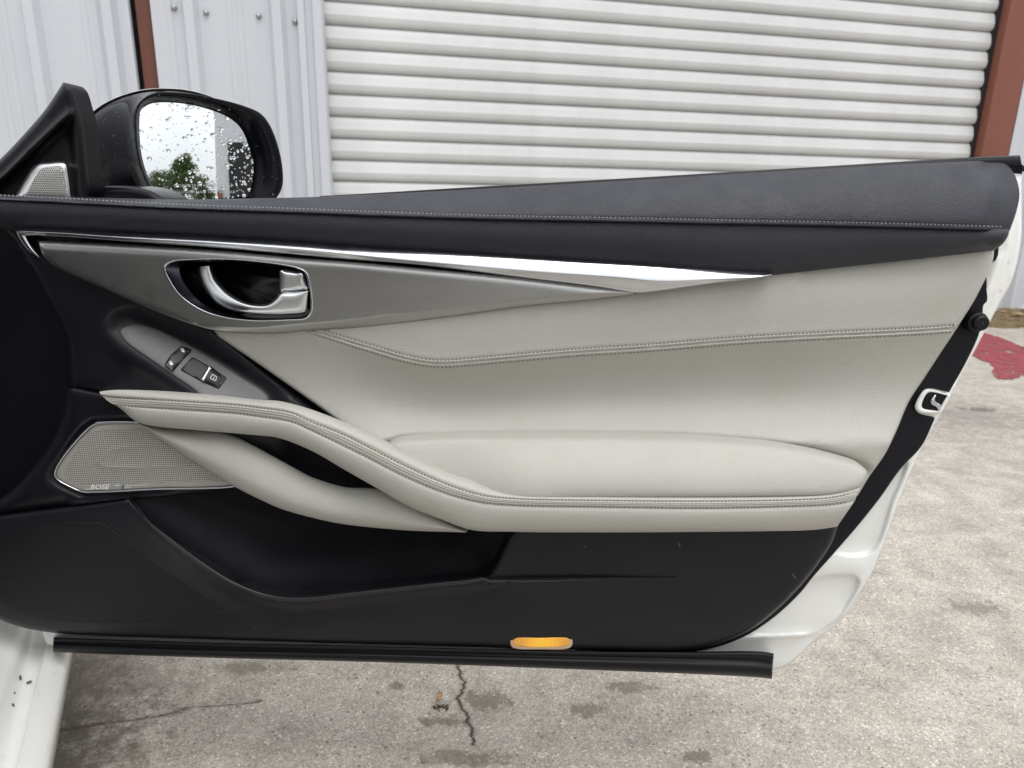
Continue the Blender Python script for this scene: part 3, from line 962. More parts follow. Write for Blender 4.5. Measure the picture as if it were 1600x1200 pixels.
def w_lower(x, y, d):
    q = np.stack([x, y], 1)
    dp = seg_dist(q, POCK, False)
    bul = smooth(150, 420, x) * (1 - smooth(820, 1080, x))
    dc = y - np.interp(x, [200, 270, 371, 472, 602, 764, 1060, 1400], [776, 843, 911, 933, 919, 905, 902, 900])
    w = 0.030 + 0.016 * bul * np.exp(-np.maximum(dc, 0) / 45.0) * smooth(-1, 4, dc)
    w += (1 - smooth(-6, 6, dc)) * 0.010 * bul * (x > 760)          # face above the crease, set back
    w -= 0.010 * smooth(960, 1020, y)
    w += 0.004 * smooth(60, 0, dp) * bul
    w -= 0.005 * gauss(dp - 24, 9) * bul * smooth(2, 12, dc)
    return w
ex = np.concatenate([along(POCK, (2, 4, 7, 11, 16, 22, 28, 36), 7), along(crease[crease[:, 0] > 770], (-8, -5, -2, 0, 2, 4, 7, 12, 20), 7)])
lower = patch('lower_lining', lower_o, w_lower, M['plastic_dark'], door, 13, roll=8, depth=0.05, extra=ex, rollw=0.011)
# pocket bowl behind
bowl = cr([(230, 740), (205, 776), (226, 824), (262, 855), (312, 890), (365, 920), (420, 940), (475, 944), (600, 930), (770, 912), (815, 860), (820, 760), (500, 720)], 8, True, corners=(0, 11))
def w_bowl(x, y, d):
    q = np.stack([x, y], 1)
    dp = sdist(q, np.concatenate([POCK, [(800, 700), (200, 700)]]))
    w = 0.022 - 0.062 * smooth(-4, 140, dp) - 0.018 * smooth(380, 540, x)
    w += 0.004 * gauss(np.hypot((x - 480) / 1.2, y - 935) - 55, 26)
    return w
pocket = patch('map_pocket', bowl, w_bowl, plastic('pocket plastic', (0.011, 0.011, 0.0135), 0.62, 0.4, 420, 0.14), door, 10, depth=0.004)
# lower loudspeaker cloth
spk = cr([(-60, 880), (0, 840), (20, 826), (67, 818), (135, 815), (160, 818), (180, 830), (236, 874), (304, 918), (366, 957), (370, 961), (362, 965), (270, 970), (135, 974), (84, 972), (34, 960), (0, 942), (-40, 910)], 5, True)
blow = bvh_of(lower)
# rounded lip along the pocket mouth, running out into a crease
lipc = resample(np.concatenate([POCK[POCK[:, 0] < 758], cr([(766, 905), (860, 905), (960, 903), (1055, 902)], 6)]), 130)
lt_ = np.linspace(0, 1, 130)
lw_ = 7.5 * smooth(0, 0.10, lt_) * (1 - smooth(0.62, 1.0, lt_)) + 0.6
lip_n = np.gradient(lipc, axis=0); lip_n /= np.linalg.norm(lip_n, axis=1)[:, None]
lip_n = np.stack([-lip_n[:, 1], lip_n[:, 0]], 1)
lbase = []
for k_ in range(130):
    p_, _q = on(blow, *(lipc[k_] + lip_n[k_] * 9))
    lbase.append((p_ - DO).dot(DW) if p_ is not None else 0.04)
lbase = np.convolve(np.pad(lbase, 4, mode='edge'), np.ones(9) / 9, mode='valid')
rows = []
for f_, h_ in ((-0.15, -0.012), (-0.12, -0.004), (0.0, 0.0005), (0.2, 0.0028), (0.45, 0.0036), (0.7, 0.0028), (0.9, 0.0010), (1.05, -0.003)):
    rows.append(PN(lipc + lip_n * (lw_ * f_)[:, None], lbase + h_ * np.minimum(1, lw_ / 5.0 + 0.15)))
loft('pocket_lip', rows, plastic('satin moulded lip', (0.017, 0.017, 0.021), 0.34, 0.2, 420, 0.5), door)
def w_on(b, add):
    def f(x, y, d):
        r = np.zeros(len(x))
        for i in range(len(x)):
            p, _ = on(b, x[i], y[i])
            r[i] = ((p - DO).dot(DW) if p is not None else 0.03) + add
        return r
    return f
patch('speaker_cloth', spk, w_on(blow, 0.0012), M['ribbed'], door, 12, roll=3, depth=0.003, rollw=0.0016)
# courtesy lamp
lens = cr([(805, 997), (845, 996), (888, 997), (891, 1002), (888, 1008), (870, 1011), (845, 1011.5), (820, 1011), (803, 1008), (801, 1002)], 2.5, True)
wl_ = w_on(blow, 0.0)
lamp_b = cr([(800, 994), (845, 993), (892, 994), (895, 1003), (891, 1012), (845, 1015), (801, 1012), (797, 1003)], 3, True)
lampb = patch('lamp_housing', lamp_b, lambda x, y, d: 0.0245 + 0 * x, M['lamp_rim'], door, 6, roll=2, depth=0.01, rollw=0.0015)
patch('lamp_lens', lens, lambda x, y, d: 0.0262 + 0 * x, M['amber'], lampb, 4, roll=3, depth=0.003, rollw=0.002)['label'] = 'lit amber courtesy lamp lens'

# ---- recessed black front end, facing the dashboard
patch('front_recess', cr([(-80, 312), (40, 322), (70, 400), (130, 500), (150, 610), (130, 690), (90, 760), (20, 815), (-80, 840)], 8, True, corners=(0, 8)), lambda x, y, d: -0.008 - 0.0002 * np.abs(x) * 0, M['liner'], door, 20, depth=0.01)

# ---- speaker surround
PLATE = cr([(187, 517), (193, 510), (209, 506), (232, 510), (277.5, 530), (326, 556), (375, 587), (414, 613), (420, 622), (400, 650), (330, 640), (310, 615), (271, 587), (229, 558), (199.5, 537), (190, 525.5)], 4, True)
sur = np.concatenate([cr([(105, 604), (120, 604), (160, 611), (230, 640), (330, 660), (430, 690), (430, 760), (371, 764), (202, 783), (101, 795), (0, 808), (-70, 822)], 7, corners=(2, 4, 5, 6)),
                      cr([(-70, 810), (0, 780), (44, 739), (81, 688), (97, 645), (103, 612)], 7)])
BOSE = cr([(82, 740), (86, 728), (110, 694), (136, 666), (146, 660), (170, 658), (212, 658), (300, 662), (400, 745), (380, 759), (240, 766), (160, 770), (128, 770), (116, 766), (92, 754), (84, 746)], 4, True)
def w_sur(x, y, d):
    q = np.stack([x, y], 1)
    s = sdist(q, BOSE)
    return 0.028 - 0.006 * smooth(-10, 0, s) - 0.010 * smooth(24, 0, d) * (x < 110)
surround = patch('speaker_surround', sur, w_sur, M['trim_dark'], door, 9, roll=14, depth=0.04, rollw=0.012, extra=along(np.vstack([BOSE, BOSE[:1]]), (-10, -6, -3, 0), 7))
bz_in = cr([(87, 740), (91, 729), (115, 696), (140, 670), (149, 664), (171, 662), (214, 662), (300, 668), (394, 745), (376, 756), (240, 763), (160, 767), (129, 767), (118, 763), (96, 752), (88, 746)], 4, True)
grl_ring = ring_patch('speaker_frame', BOSE, bz_in, 0.026, 0.027, M['chrome'], door, ((0, -0.006), (0.0, 0.0), (0.35, 0.0022), (0.8, 0.0015), (1, -0.001), (1.0, -0.006)), n=140)
inner_line = cr([(176, 703), (400, 699), (400, 725), (155, 725), (162, 715)], 5, True, corners=(1, 2))
hole_area = cr([(100, 741), (118, 706), (142, 678), (156, 672), (200, 670), (300, 670), (400, 748), (330, 751), (150, 757), (124, 756), (106, 748)], 4, True)
def w_grl(x, y, d):
    q = np.stack([x, y], 1)
    return 0.0262 + 0.0012 * gauss(np.abs(seg_dist(q, inner_line)), 2.4) + 0.001 * smooth(0, 60, d)
grl = patch('speaker_grille', bz_in, w_grl, M['grille_edge'], grl_ring, 8, roll=2.5, depth=0.004, rollw=0.0012)
bg = bvh_of(grl)
patch('perforated_mesh', hole_area, lambda x, y, d: w_on(bg, 0.0)(x, y, d) + 0.0002 + 0.0011 * gauss(seg_dist(np.stack([x, y], 1), inner_line), 2.2), M['grille_light'], grl_ring, 7, depth=0.0, extra=along(np.vstack([inner_line, inner_line[:1]]), (-3, -1.5, 0, 1.5, 3), 6))

# ---- soft front trim with the switch basin
ax_ = np.array([0.905, 0.425]); pp_ = np.array([-0.425, 0.905])
def plate_w(x, y):
    t = (x - 190) * pp_[0] + (y - 512) * pp_[1]
    l = (x - 190) * ax_[0] + (y - 512) * ax_[1]
    return 0.0215 + 0.00052 * np.clip(t, -20, 90) - 0.00001 * l
ft = np.concatenate([cr([(-70, 300), (40, 330), (300, 380), (345, 520), (420, 585), (520, 658), (560, 690), (640, 740), (620, 790), (430, 720), (330, 680), (220, 650), (160, 616), (106, 606)], 8, corners=(0, 2, 3, 6, 7, 8, 12)),
                     cr([(109, 590), (109, 573), (101, 520), (81, 478), (44, 412), (0, 357), (-70, 340)], 7)])
def w_ft(x, y, d):
    q = np.stack([x, y], 1)
    s = sdist(q, PLATE)
    t = (x - 190) * pp_[0] + (y - 512) * pp_[1]
    l = (x - 190) * ax_[0] + (y - 512) * ax_[1]
    base = 0.034 - 0.004 * smooth(420, 560, y)
    rimw = base + 0.012 * smooth(-60, 80, t) * smooth(60, 200, l) * (1 - smooth(250, 340, l))
    bas = plate_w(x, y) - 0.001
    k = smooth(-34, -2, s)
    w = rimw * (1 - k) + bas * k
    # low region under the arm strands falls away
    w -= 0.045 * smooth(425, 500, x) * smooth(655, 700, y)
    w -= 0.05 * smooth(0, 22, (x - 335) * 0.581 - (y - 522) * 0.814)
    return w
front = patch('front_trim', ft, w_ft, M['trim_dark'], door, 7, roll=16, depth=0.05, rollw=0.022, extra=along(np.vstack([PLATE, PLATE[:1]]), (-26, -18, -12, -7, -3, 0), 6))
plate = patch('switch_plate', PLATE, lambda x, y, d: plate_w(x, y) + 0.0022, M['plate'], door, 8, roll=4, depth=0.004, rollw=0.0022)
bpl = bvh_of(plate)
def rrect(pts, r=3, step=1.2):
    pts = [np.array(p, float) for p in pts]; out = []
    n = len(pts)
    for i in range(n):
        p0, p1, p2 = pts[i - 1], pts[i], pts[(i + 1) % n]
        a = p1 + (p0 - p1) / np.linalg.norm(p0 - p1) * r; b = p1 + (p2 - p1) / np.linalg.norm(p2 - p1) * r
        for k in range(6):
            t = k / 5; out.append((1 - t) ** 2 * a + 2 * t * (1 - t) * p1 + t * t * b)
    return np.array(out)
lk = rrect([(282.5, 541), (298.5, 547.5), (284, 564), (269, 581), (256, 571), (266, 555)], 3.5)
lks = patch('lock_switch', lk, lambda x, y, d: plate_w(x, y) + 0.0045 + 0.0022 * np.abs(((x - 277) * 0.55 - (y - 561) * 0.83) / 22) ** 2, M['switch'], door, 4, roll=2.5, depth=0.005, rollw=0.0018)
wr = rrect([(300, 557.5), (329, 573.5), (354.5, 590.5), (341.5, 608), (311.6, 594.5), (281.5, 578)], 3)
well = patch('window_switch_well', wr, lambda x, y, d: plate_w(x, y) + 0.0027 + 0 * x, M['switch'], door, 4, depth=0.001)
rk = rrect([(326, 572), (354, 590.5), (341.3, 607.3), (313, 593)], 2.5)
def w_rock(x, y, d):
    l = (x - 320) * 0.87 + (y - 582) * 0.5
    return plate_w(x, y) + 0.0062 - 0.0035 * smooth(6, 34, l)
rocker = patch('window_switch', rk, w_rock, M['switch'], door, 4, roll=2, depth=0.006, rollw=0.0015)
sv = rrect([(326, 572), (331, 575), (318.5, 596.5), (313, 593)], 1.0)
patch('switch_bar', sv, lambda x, y, d: w_rock(x, y, d) + 0.0006, M['chrome'], rocker, 3, depth=0.001, roll=1.2, rollw=0.0008)
def decal(name, polys, b, mat, parent, lift=0.0003):
    V, F = [], []
    for poly in polys:
        b0 = len(V); ok = True
        for x, y in poly:
            p, n = on(b, x, y)
            if p is None: ok = False; break
            V.append(p + n * lift)
        if ok: F.append(list(range(b0, b0 + len(poly))))
        else: V = V[:b0]
    return mesh_obj(name, V, F, mat, parent, smooth_shade=False)
blk, brk = bvh_of(lks), bvh_of(rocker)
def icon_lock(cx, cy):
    c = lambda pts: [(cx + x, cy + y) for x, y in pts]
    return [c([(-1.5, -1.2), (2.8, 0.4), (2.0, 4.0), (-2.6, 2.2)]), c([(-4.2, -0.6), (-1.6, -3.2), (-0.8, -2.7), (-3.3, -0.1)]), c([(-1.6, -3.2), (1.6, -2.2), (1.3, -1.3), (-1.5, -2.3)])]
decal('lock_symbol', icon_lock(286, 547), blk, M['print'], lks)
decal('unlock_symbol', icon_lock(267.5, 567), blk, M['print'], lks)
def line_poly(p, q, w):
    p, q = np.array(p, float), np.array(q, float); t = (q - p) / np.linalg.norm(q - p); n = np.array([-t[1], t[0]]) * w / 2
    return [tuple(p + n), tuple(q + n), tuple(q - n), tuple(p - n)]
wq = [(332, 585), (338.5, 588.5), (337, 595), (329.5, 592), (329, 590)]
decal('window_symbol', [line_poly(wq[i], wq[(i + 1) % 5], 0.9) for i in range(5)] + [line_poly((335, 588.5), (333, 592.5), 0.9)], brk, M['print'], rocker)

# ---- pale leather middle panel
SEAM = cr([(470, 508), (490, 516), (535, 531), (581, 545), (632, 560), (669, 567), (699, 568), (750, 564), (885, 552), (1020, 543), (1170, 531), (1300, 524), (1440, 517), (1505, 512)], 6)
mid_o = np.concatenate([cr([(322, 500), (600, 470), (900, 440), (1190, 415), (1330, 405), (1500, 385), (1553, 380)], 12, corners=(0, 6)),
                        cr([(1553, 380), (1553, 396), (1549, 415), (1536, 443), (1522, 470), (1497, 510), (1472, 548), (1446, 588), (1420, 628), (1400, 675), (1382, 711), (1358, 745), (1340, 775)], 6)[1:],
                        cr([(1340, 775), (900, 775), (700, 770), (640, 742), (562, 684), (520, 652), (420, 580), (335, 522)], 8, corners=(0, 3, 7))[1:-1]])
CTOP = cr([(575, 705), (606, 694), (625, 688), (650, 685.5), (700, 683.5), (760, 682), (900, 682), (1050, 684), (1150, 689.5), (1230, 698), (1305, 714), (1345, 728), (1357, 740)], 6)
def w_mid(x, y, d):
    ys = yat(SEAM, x)
    g = np.clip((y - ys) / np.maximum(692 - ys, 30), 0, 1.4)
    wb = 0.037 - 0.034 * np.sin(np.pi * np.clip(g, 0, 1)) * (0.4 + 0.6 * smooth(420, 760, x)) * (1 - 0.45 * smooth(1150, 1420, x)) + 0.016 * np.clip(g, 0, 1.0) ** 3 - 0.06 * np.clip(g - 1.03, 0, 1) * (1 - smooth(1180, 1290, x))
    h = np.clip((ys - y) / 130, 0, 1)
    wa = 0.036 + 0.006 * np.sin(np.pi * h) - 0.006 * h
    w = np.where(y > ys, wb, wa)
    q = np.stack([x, y], 1)
    ds = seg_dist(q, SEAM, False)
    w += 0.0016 * gauss(ds, 14) - 0.0028 * gauss(ds, 2.0) + 0.0009 * gauss(ds - 3.0, 1.6) - 0.0012 * gauss(ds - 5.6, 1.8)
    w -= 0.010 * gauss(seg_dist(q, CTOP, False), 7)
    w -= 0.004 * smooth(60, 0, d) * (x > 1250) * (y > 395)
    return w
mid = patch('leather_panel', mid_o, w_mid, M['leather_light'], door, 10, roll=6, depth=0.03, rollw=0.006, extra=np.concatenate([along(CTOP, (-14, -9, -6, -3, 0, 3), 8), along(SEAM, (-15, -11, -8.5, -7, -5.6, -4.2, -3, -1.8, -0.9, 0, 0.9, 1.8, 3, 4.2, 5.6, 7, 8.5, 11, 15), 7)]))
bm_ = bvh_of(mid)
stitch('stitching', offset(resample(SEAM, 260), -5.6), bm_, M['thread_grey'], mid, 6.0, 0.62, 0.0007, slant=0.8)
stitch('stitching', offset(resample(SEAM, 260), 5.6), bm_, M['thread_grey'], mid, 6.0, 0.62, 0.0007, slant=0.8)

# ---- armrest cushion
cus = np.concatenate([cr([(606, 694), (625, 688), (650, 685.5), (700, 683.5), (760, 682), (900, 682), (1050, 684), (1150, 689.5), (1230, 698), (1305, 714), (1345, 728), (1355, 737), (1352, 752), (1338, 766), (1305, 774), (1204, 778), (1000, 780), (900, 782), (790, 790)], 7),
                      cr([(735, 788), (690, 772), (635, 742), (608, 712)], 7)])
def w_cus(x, y, d):
    g = np.clip((y - 682) / 90, 0, 1)
    return 0.062 + (0.041 - 0.020 * smooth(830, 680, x)) * np.sin(g * 1.45) / math.sin(1.45) - 0.012 * smooth(1240, 1350, x) + 0.003 * np.sin(x * 0.021) * g * (1 - g)
cushion = patch('armrest_cushion', cus, w_cus, M['leather_light'], door, 8, roll=10, depth=0.05, rollw=0.011)

# ---- the two arm strands
UT = cr([(155, 612), (175, 609.5), (236, 610), (337, 617), (400, 624), (439, 627), (484, 639), (542, 661), (602, 688), (653, 715), (704, 739), (737, 750), (771, 762.5), (805, 770), (940, 772), (1102, 773), (1237, 772), (1305, 769), (1345, 760)], 5)
UB = cr([(156, 616), (189, 639), (216, 660), (304, 672), (354, 676), (400, 680), (434, 684), (484, 703), (542, 736), (596, 767), (636, 790), (690, 812), (737, 828), (800, 831), (940, 832), (1102, 831), (1200, 830), (1271, 828), (1308, 823)], 5)
SU = cr([(158, 617), (165, 619), (270, 626), (371, 632.6), (400, 636), (456, 645), (484, 658), (540, 680), (569, 695), (636, 729), (704, 759), (754, 774), (805, 779), (940, 782), (1102, 783), (1237, 781), (1300, 777), (1341, 768)], 5)
SL = cr([(166, 624), (175, 631), (270, 639), (371, 646), (400, 650), (456, 659), (484, 671), (540, 698), (569, 712), (636, 746), (704, 773), (754, 785), (805, 789.5), (940, 792), (1102, 794), (1237, 791), (1300, 788), (1336, 782)], 5)
NT = 260
ut, ub, su, sl = (resample(c, NT) for c in (UT, UB, SU, SL))
tt = np.linspace(0, 1, NT)
W0 = 0.058 + 0.050 * smooth(0.02, 0.40, tt)              # the pull swings out into the cabin
W0 = W0 - 0.008 * smooth(0.9, 1.0, tt)
TK = 0.15 + 0.85 * smooth(0.0, 0.12, tt)
rows = []
rows.append(PN(ut, W0 - 0.022 * TK - 0.035))
rows.append(PN(ut, W0 - 0.022 * TK))
for f, dw in ((0.12, -0.0165), (0.3, -0.0105), (0.5, -0.006), (0.7, -0.0035), (0.88, -0.0022)):
    rows.append(PN(ut * (1 - f) + su * f, W0 + dw * TK))
rows.append(PN(su, W0 - 0.0034))
for f, dw in ((0.16, -0.0015), (0.3, -0.0006), (0.38, -0.0018), (0.44, -0.0008), (0.5, -0.0004), (0.56, -0.0008), (0.62, -0.0018), (0.7, -0.0004), (0.84, -0.0012)):
    rows.append(PN(su * (1 - f) + sl * f, W0 + dw))
rows.append(PN(sl, W0 - 0.003))
for f, dw in ((0.08, -0.001), (0.2, 0.0), (0.4, -0.0002), (0.6, -0.0015), (0.78, -0.004), (0.9, -0.0072), (0.97, -0.011), (1.0, -0.015)):
    rows.append(PN(sl * (1 - f) + ub * f, W0 + dw * TK))
rows.append(PN(ub - np.outer(TK, [0, 2.0]), W0 - 0.015 * TK - 0.018))
rows.append(PN(ub - np.outer(TK, [0, 6.0]), W0 - 0.015 * TK - 0.040))
arm = loft('armrest', rows, M['leather_light'], door)
# close both ends
def end_faces(rows, o):
    me = o.data
    n, m = len(rows[0]), len(rows)
    bm = bmesh.new(); bm.from_mesh(me); bm.verts.ensure_lookup_table()
    for k in (n - 1,):
        bm.faces.new([bm.verts[r * n + k] for r in range(m)])
    bmesh.ops.recalc_face_normals(bm, faces=bm.faces)
    bm.to_mesh(me); bm.free()
def close_ends_old(o):
    bm = bmesh.new(); bm.from_mesh(o.data)
    ed = [e for e in bm.edges if e.is_boundary]
    bmesh.ops.holes_fill(bm, edges=ed, sides=0)
    bmesh.ops.recalc_face_normals(bm, faces=bm.faces)
    bm.to_mesh(o.data); bm.free()
    o.data.polygons.foreach_set('use_smooth', [True] * len(o.data.polygons))
end_faces(rows, arm)
ba = bvh_of(arm)
stitch('stitching', SU[3:-3], ba, M['thread_grey'], arm, 5.8, 0.62, 0.0007, slant=0.8)
stitch('stitching', SL[3:-3], ba, M['thread_grey'], arm, 5.8, 0.62, 0.0007, slant=0.8)

LT = cr([(214, 658), (260, 666), (304, 671), (345, 674), (365, 681), (388, 692), (425, 712), (456, 729), (484, 744), (506, 752), (540, 761), (596, 765), (660, 790), (731, 829)], 5)
LB = cr([(219, 664), (236, 676), (253, 688), (280, 706), (304, 722), (340, 744), (371, 763), (405, 780), (439, 795), (484, 808), (530, 818), (569, 823), (640, 829), (728, 832)], 5)
lt, lb_ = resample(LT, NT), resample(LB, NT)
W1 = 0.044 + 0.034 * smooth(0.0, 0.45, tt) + 0.010 * smooth(0.6, 1.0, tt)
rows = [PN(lt, W1 - 0.05), PN(lt, W1 - 0.026)]
for f, dw in ((0.06, -0.021), (0.16, -0.015), (0.3, -0.009), (0.45, -0.0045), (0.58, -0.0018), (0.7, 0.0), (0.8, -0.0008), (0.88, -0.003), (0.94, -0.006), (0.98, -0.009), (1.0, -0.012)):
    rows.append(PN(lt * (1 - f) + lb_ * f, W1 + dw))
rows.append(rows[-1] - 0.02 * np.array(DW) + np.array([0, 0, 0.004]))
rows.append(rows[-1] - 0.02 * np.array(DW) + np.array([0, 0, 0.010]))
strand = loft('pull_strand', rows, M['leather_light'], door)
end_faces(rows, strand)
# dark hollow seen between the strands
patch('pull_recess', cr([(330, 660), (420, 660), (520, 700), (620, 770), (560, 800), (440, 780), (360, 720)], 8, True), lambda x, y, d: 0.012 + 0.02 * smooth(60, 0, d) * 0.3, M['trim_dark'], door, 10, depth=0.01)

# ---- brushed spear and chrome strip
SPT = cr([(56, 373), (90, 375), (169, 379), (337, 389), (480, 402), (540, 406), (650, 416), (817, 432), (900, 442), (986, 453), (994, 457)], 6)
SPB = [(993, 460), (930, 468), (817, 479), (716, 493), (581, 510), (480, 517), (439, 521), (385, 521), (337, 517), (300, 507), (236, 483), (135, 439), (84, 415), (66, 398)]
sp_o = np.concatenate([SPT, cr(SPB, 6)])
BEV = cr([(300, 500), (380, 512), (480, 506), (649, 489), (817, 468), (900, 461), (990, 456)], 6)
def w_sp(x, y, d):
    top = yat(SPT, x)
    e = np.clip((y - top) / 16, 0, 1)
    w = 0.044 + 0.009 * np.sqrt(np.maximum(0, 1 - (1 - e) ** 2)) 
    w -= 0.00006 * np.clip(y - top - 16, 0, 120)
    db = y - yat(BEV, x)
    w -= 0.00055 * np.clip(db, 0, 30) * smooth(310, 400, x)
    q = np.stack([x, y], 1)
    return w
ex = np.concatenate([along(SPT, (1.5, 3, 5, 8, 11, 14, 17), 8), along(BEV, (-4, -2, 0, 2, 4), 8)])
RING = cr([(255, 417), (266, 408), (301, 404.5), (354, 404), (415, 409), (467, 418), (480, 425.5), (485, 441), (489, 467.5), (488, 488.5), (481, 498), (450, 501), (397, 502), (345, 495.5), (310, 483), (280, 462), (263, 438)], 3, True)
# opening for the handle: the spear is built in two halves round it
def w_sp_cut(x, y, d):
    return w_sp(x, y, d)
spear = patch('metal_spear', sp_o, w_sp, M['spear'], door, 8, roll=3, depth=0.02, rollw=0.003, extra=np.concatenate([ex, along(np.vstack([RING, RING[:1]]), (0, -4), 5)]))
bm = bmesh.new(); bm.from_mesh(spear.data)
off = root_loc(spear)
R_in = np.array([(p[0], p[1]) for p in (RING * 0.985 + RING.mean(0) * 0.015)])
Ci = CROT.to_3x3().inverted()
def to_px(v):
    l = Ci @ (v - CAM)
    return 800 + FPX * l.x / -l.z, 600 - FPX * l.y / -l.z
kill = []
for f in bm.faces:
    c = f.calc_center_median() + off
    q = np.array([to_px(c)])
    if inside(q, R_in)[0] and seg_dist(q, R_in)[0] > 0.5: kill.append(f)
bmesh.ops.delete(bm, geom=kill, context='FACES')
bm.to_mesh(spear.data); bm.free()
CT = cr([(24, 361), (28, 357), (36, 356), (100, 358), (169, 362), (337, 370), (480, 379), (540, 384), (716, 394), (870, 404), (1020, 413), (1060, 416), (1140, 421), (1200, 424), (1207, 426.5)], 6)
CM = cr([(27, 362), (31, 361), (40, 362), (100, 365), (169, 370), (337, 380), (480, 391), (540, 397), (649, 408), (817, 423), (969, 434), (1020, 439), (1052, 439.5), (1120, 436), (1187, 432.5), (1206, 429)], 6)
CB = cr([(31, 367), (36, 367.5), (44, 368), (100, 370), (169, 375), (337, 387), (480, 399.5), (540, 405), (649, 413), (817, 434), (940, 449), (996, 457.5), (1030, 454.5), (1110, 443.5), (1170, 437), (1205, 430.5)], 6)
ct, cmid, cb = (resample(c, 240) for c in (CT, CM, CB))
rows = [PN(ct, 0.036)]
for f, dw in ((0.0, 0.045), (0.2, 0.0488), (0.45, 0.0520), (0.7, 0.0545), (0.92, 0.0562), ):
    rows.append(PN(ct * (1 - f) + cmid * f, dw + 0.004))
rows.append(PN(cmid, 0.0606))
for f, dw in ((0.08, 0.0560), (0.35, 0.0545), (0.65, 0.053), (0.95, 0.0515)):
    rows.append(PN(cmid * (1 - f) + cb * f, dw + 0.004))
rows.append(PN(cb, 0.0495)); rows.append(PN(cb, 0.036))
chrome = loft('chrome_strip', rows, M['chrome'], door)
# hooked front end of the strip
ha = resample(cr([(24, 361), (30, 374), (42, 390), (62, 403)], 3), 30); hb = resample(cr([(40, 364), (45, 374), (53, 388), (62, 402)], 3), 30)
rows = [PN(ha, 0.038), PN(ha, 0.045), PN(ha * 0.6 + hb * 0.4, 0.0535), PN(ha * 0.3 + hb * 0.7, 0.053), PN(hb, 0.048), PN(hb, 0.038)]
loft('strip_hook', rows, M['chrome'], chrome)

# ---- inner door handle
hand = ring_patch('handle_bezel', RING, RING * 0.965 + np.array([374.0, 452]) * 0.035, 0.0525, 0.0525, M['chrome'], door, ((0, -0.008), (0, 0.0002), (0.3, 0.0014), (0.7, 0.0014), (1, -0.0002), (1.0, -0.010)), n=120)
cup_o = RING * 0.97 + np.array([374.0, 452]) * 0.03
CUP_IN = cr([(281, 419), (300, 411), (354, 409), (415, 414), (462, 422), (474, 428), (480, 445), (484, 468), (483, 486), (476, 493), (450, 496), (397, 496), (345, 487.5), (315, 473), (292.5, 449), (282, 430)], 3, True)
def match(o, base):
    """start a closed loop at the point nearest to the other loop's start"""
    k = int(np.argmin(((o - base[0]) ** 2).sum(1)))
    return np.roll(o, -k, 0)
co_ = resample(np.vstack([cup_o, cup_o[:1]]), 121)[:-1]
ci_ = match(resample(np.vstack([CUP_IN, CUP_IN[:1]]), 121)[:-1], co_)
rows = [PN(co_, 0.0515), PN(co_ * 0.55 + ci_ * 0.45, 0.0445), PN(ci_, 0.038)]
loft('handle_cup_edge', rows, metal('blue grey cup edge', (0.10, 0.11, 0.13), 0.3), hand, closed_u=True)
cc_ = ci_.mean(0)
rows = [PN(ci_, 0.0385), PN(ci_ * 0.96 + cc_ * 0.04, 0.020), PN(ci_ * 0.85 + cc_ * 0.15, 0.006), PN(ci_ * 0.5 + cc_ * 0.5, 0.0), PN(ci_ * 0.02 + cc_ * 0.98, -0.001)]
loft('handle_cup', rows, M['bezel_black'], hand, closed_u=True)
# lever: a curved bar growing out to the right
la = resample(cr([(331, 415), (334, 424), (338, 433), (345, 443), (354, 453.5), (376.5, 469), (397.5, 475.5), (420, 474), (432, 463), (437, 455.5), (460, 454.5), (481, 454)], 2.5), 70)
lbm = resample(cr([(308, 417), (308, 426), (310, 436), (322, 457), (345, 478), (380, 488.5), (432.5, 492.5), (455, 492), (474.5, 490), (479, 487), (480.5, 478), (481.5, 456)], 2.5), 70)
tt7 = np.linspace(0, 1, 70)
WH = 0.030 + 0.026 * smooth(0.0, 0.5, tt7)
rows = [PN(la, WH - 0.022), PN(la, WH - 0.010)]
for f, dw in ((0.08, -0.0040), (0.18, -0.0010), (0.30, 0.0), (0.45, 0.0), (0.60, -0.0006), (0.76, -0.0014), (0.90, -0.003), (1.0, -0.007)):
    rows.append(PN(la * (1 - f) + lbm * f, WH + dw))
rows.append(PN(lbm, WH - 0.028))
lever = loft('handle_lever', rows, M['satin'], door)
end_faces(rows, lever)
kb = rrect([(437, 421.5), (473, 426.5), (482, 453), (437, 456)], 4)
patch('lock_button', kb, lambda x, y, d: 0.0515 + 0.00012 * (437 - y) * 0.3, M['satin'], door, 4, roll=3, depth=0.02, rollw=0.0022)['label'] = 'satin chrome lock button above the lever'

# ---- dark belt pad, two pieces and the seam between
TOP = cr([(-70, 303), (0, 305.5), (135, 309), (263, 312), (388, 310), (480, 308), (540, 305.5), (716, 297), (1020, 280.5), (1060, 278), (1397, 258), (1545, 250.5)], 8)
BS = cr([(-70, 308), (0, 312), (100, 317), (270, 326), (480, 333.5), (540, 336), (750, 343), (1020, 348), (1060, 349), (1364, 355), (1577, 361)], 8)
end_r = cr([(1545, 250.5), (1556, 250), (1573, 257), (1586, 274), (1593, 302), (1588, 331), (1578, 360)], 4)
up_o = np.concatenate([TOP, end_r[1:], BS[::-1][1:]])
def w_up(x, y, d):
    t, s = yat(TOP, x), yat(BS, x)
    fr = np.clip((y - t) / np.maximum(s - t, 3), 0, 1)
    w = 0.060 - 0.052 * (1 - fr) ** 1.6
    w -= 0.0012 * gauss(s - y - 6.5, 2.2) 
    w -= 0.020 * smooth(45, 0, seg_dist(np.stack([x, y], 1), end_r, False))
    return w
upper = patch('belt_pad', up_o, w_up, M['leather_dark'], door, 9, roll=3, depth=0.03, rollw=0.0022, extra=along(BS, (-1.5, -3, -4.5, -6.5, -8.5, -11), 7))
bu = bvh_of(upper)
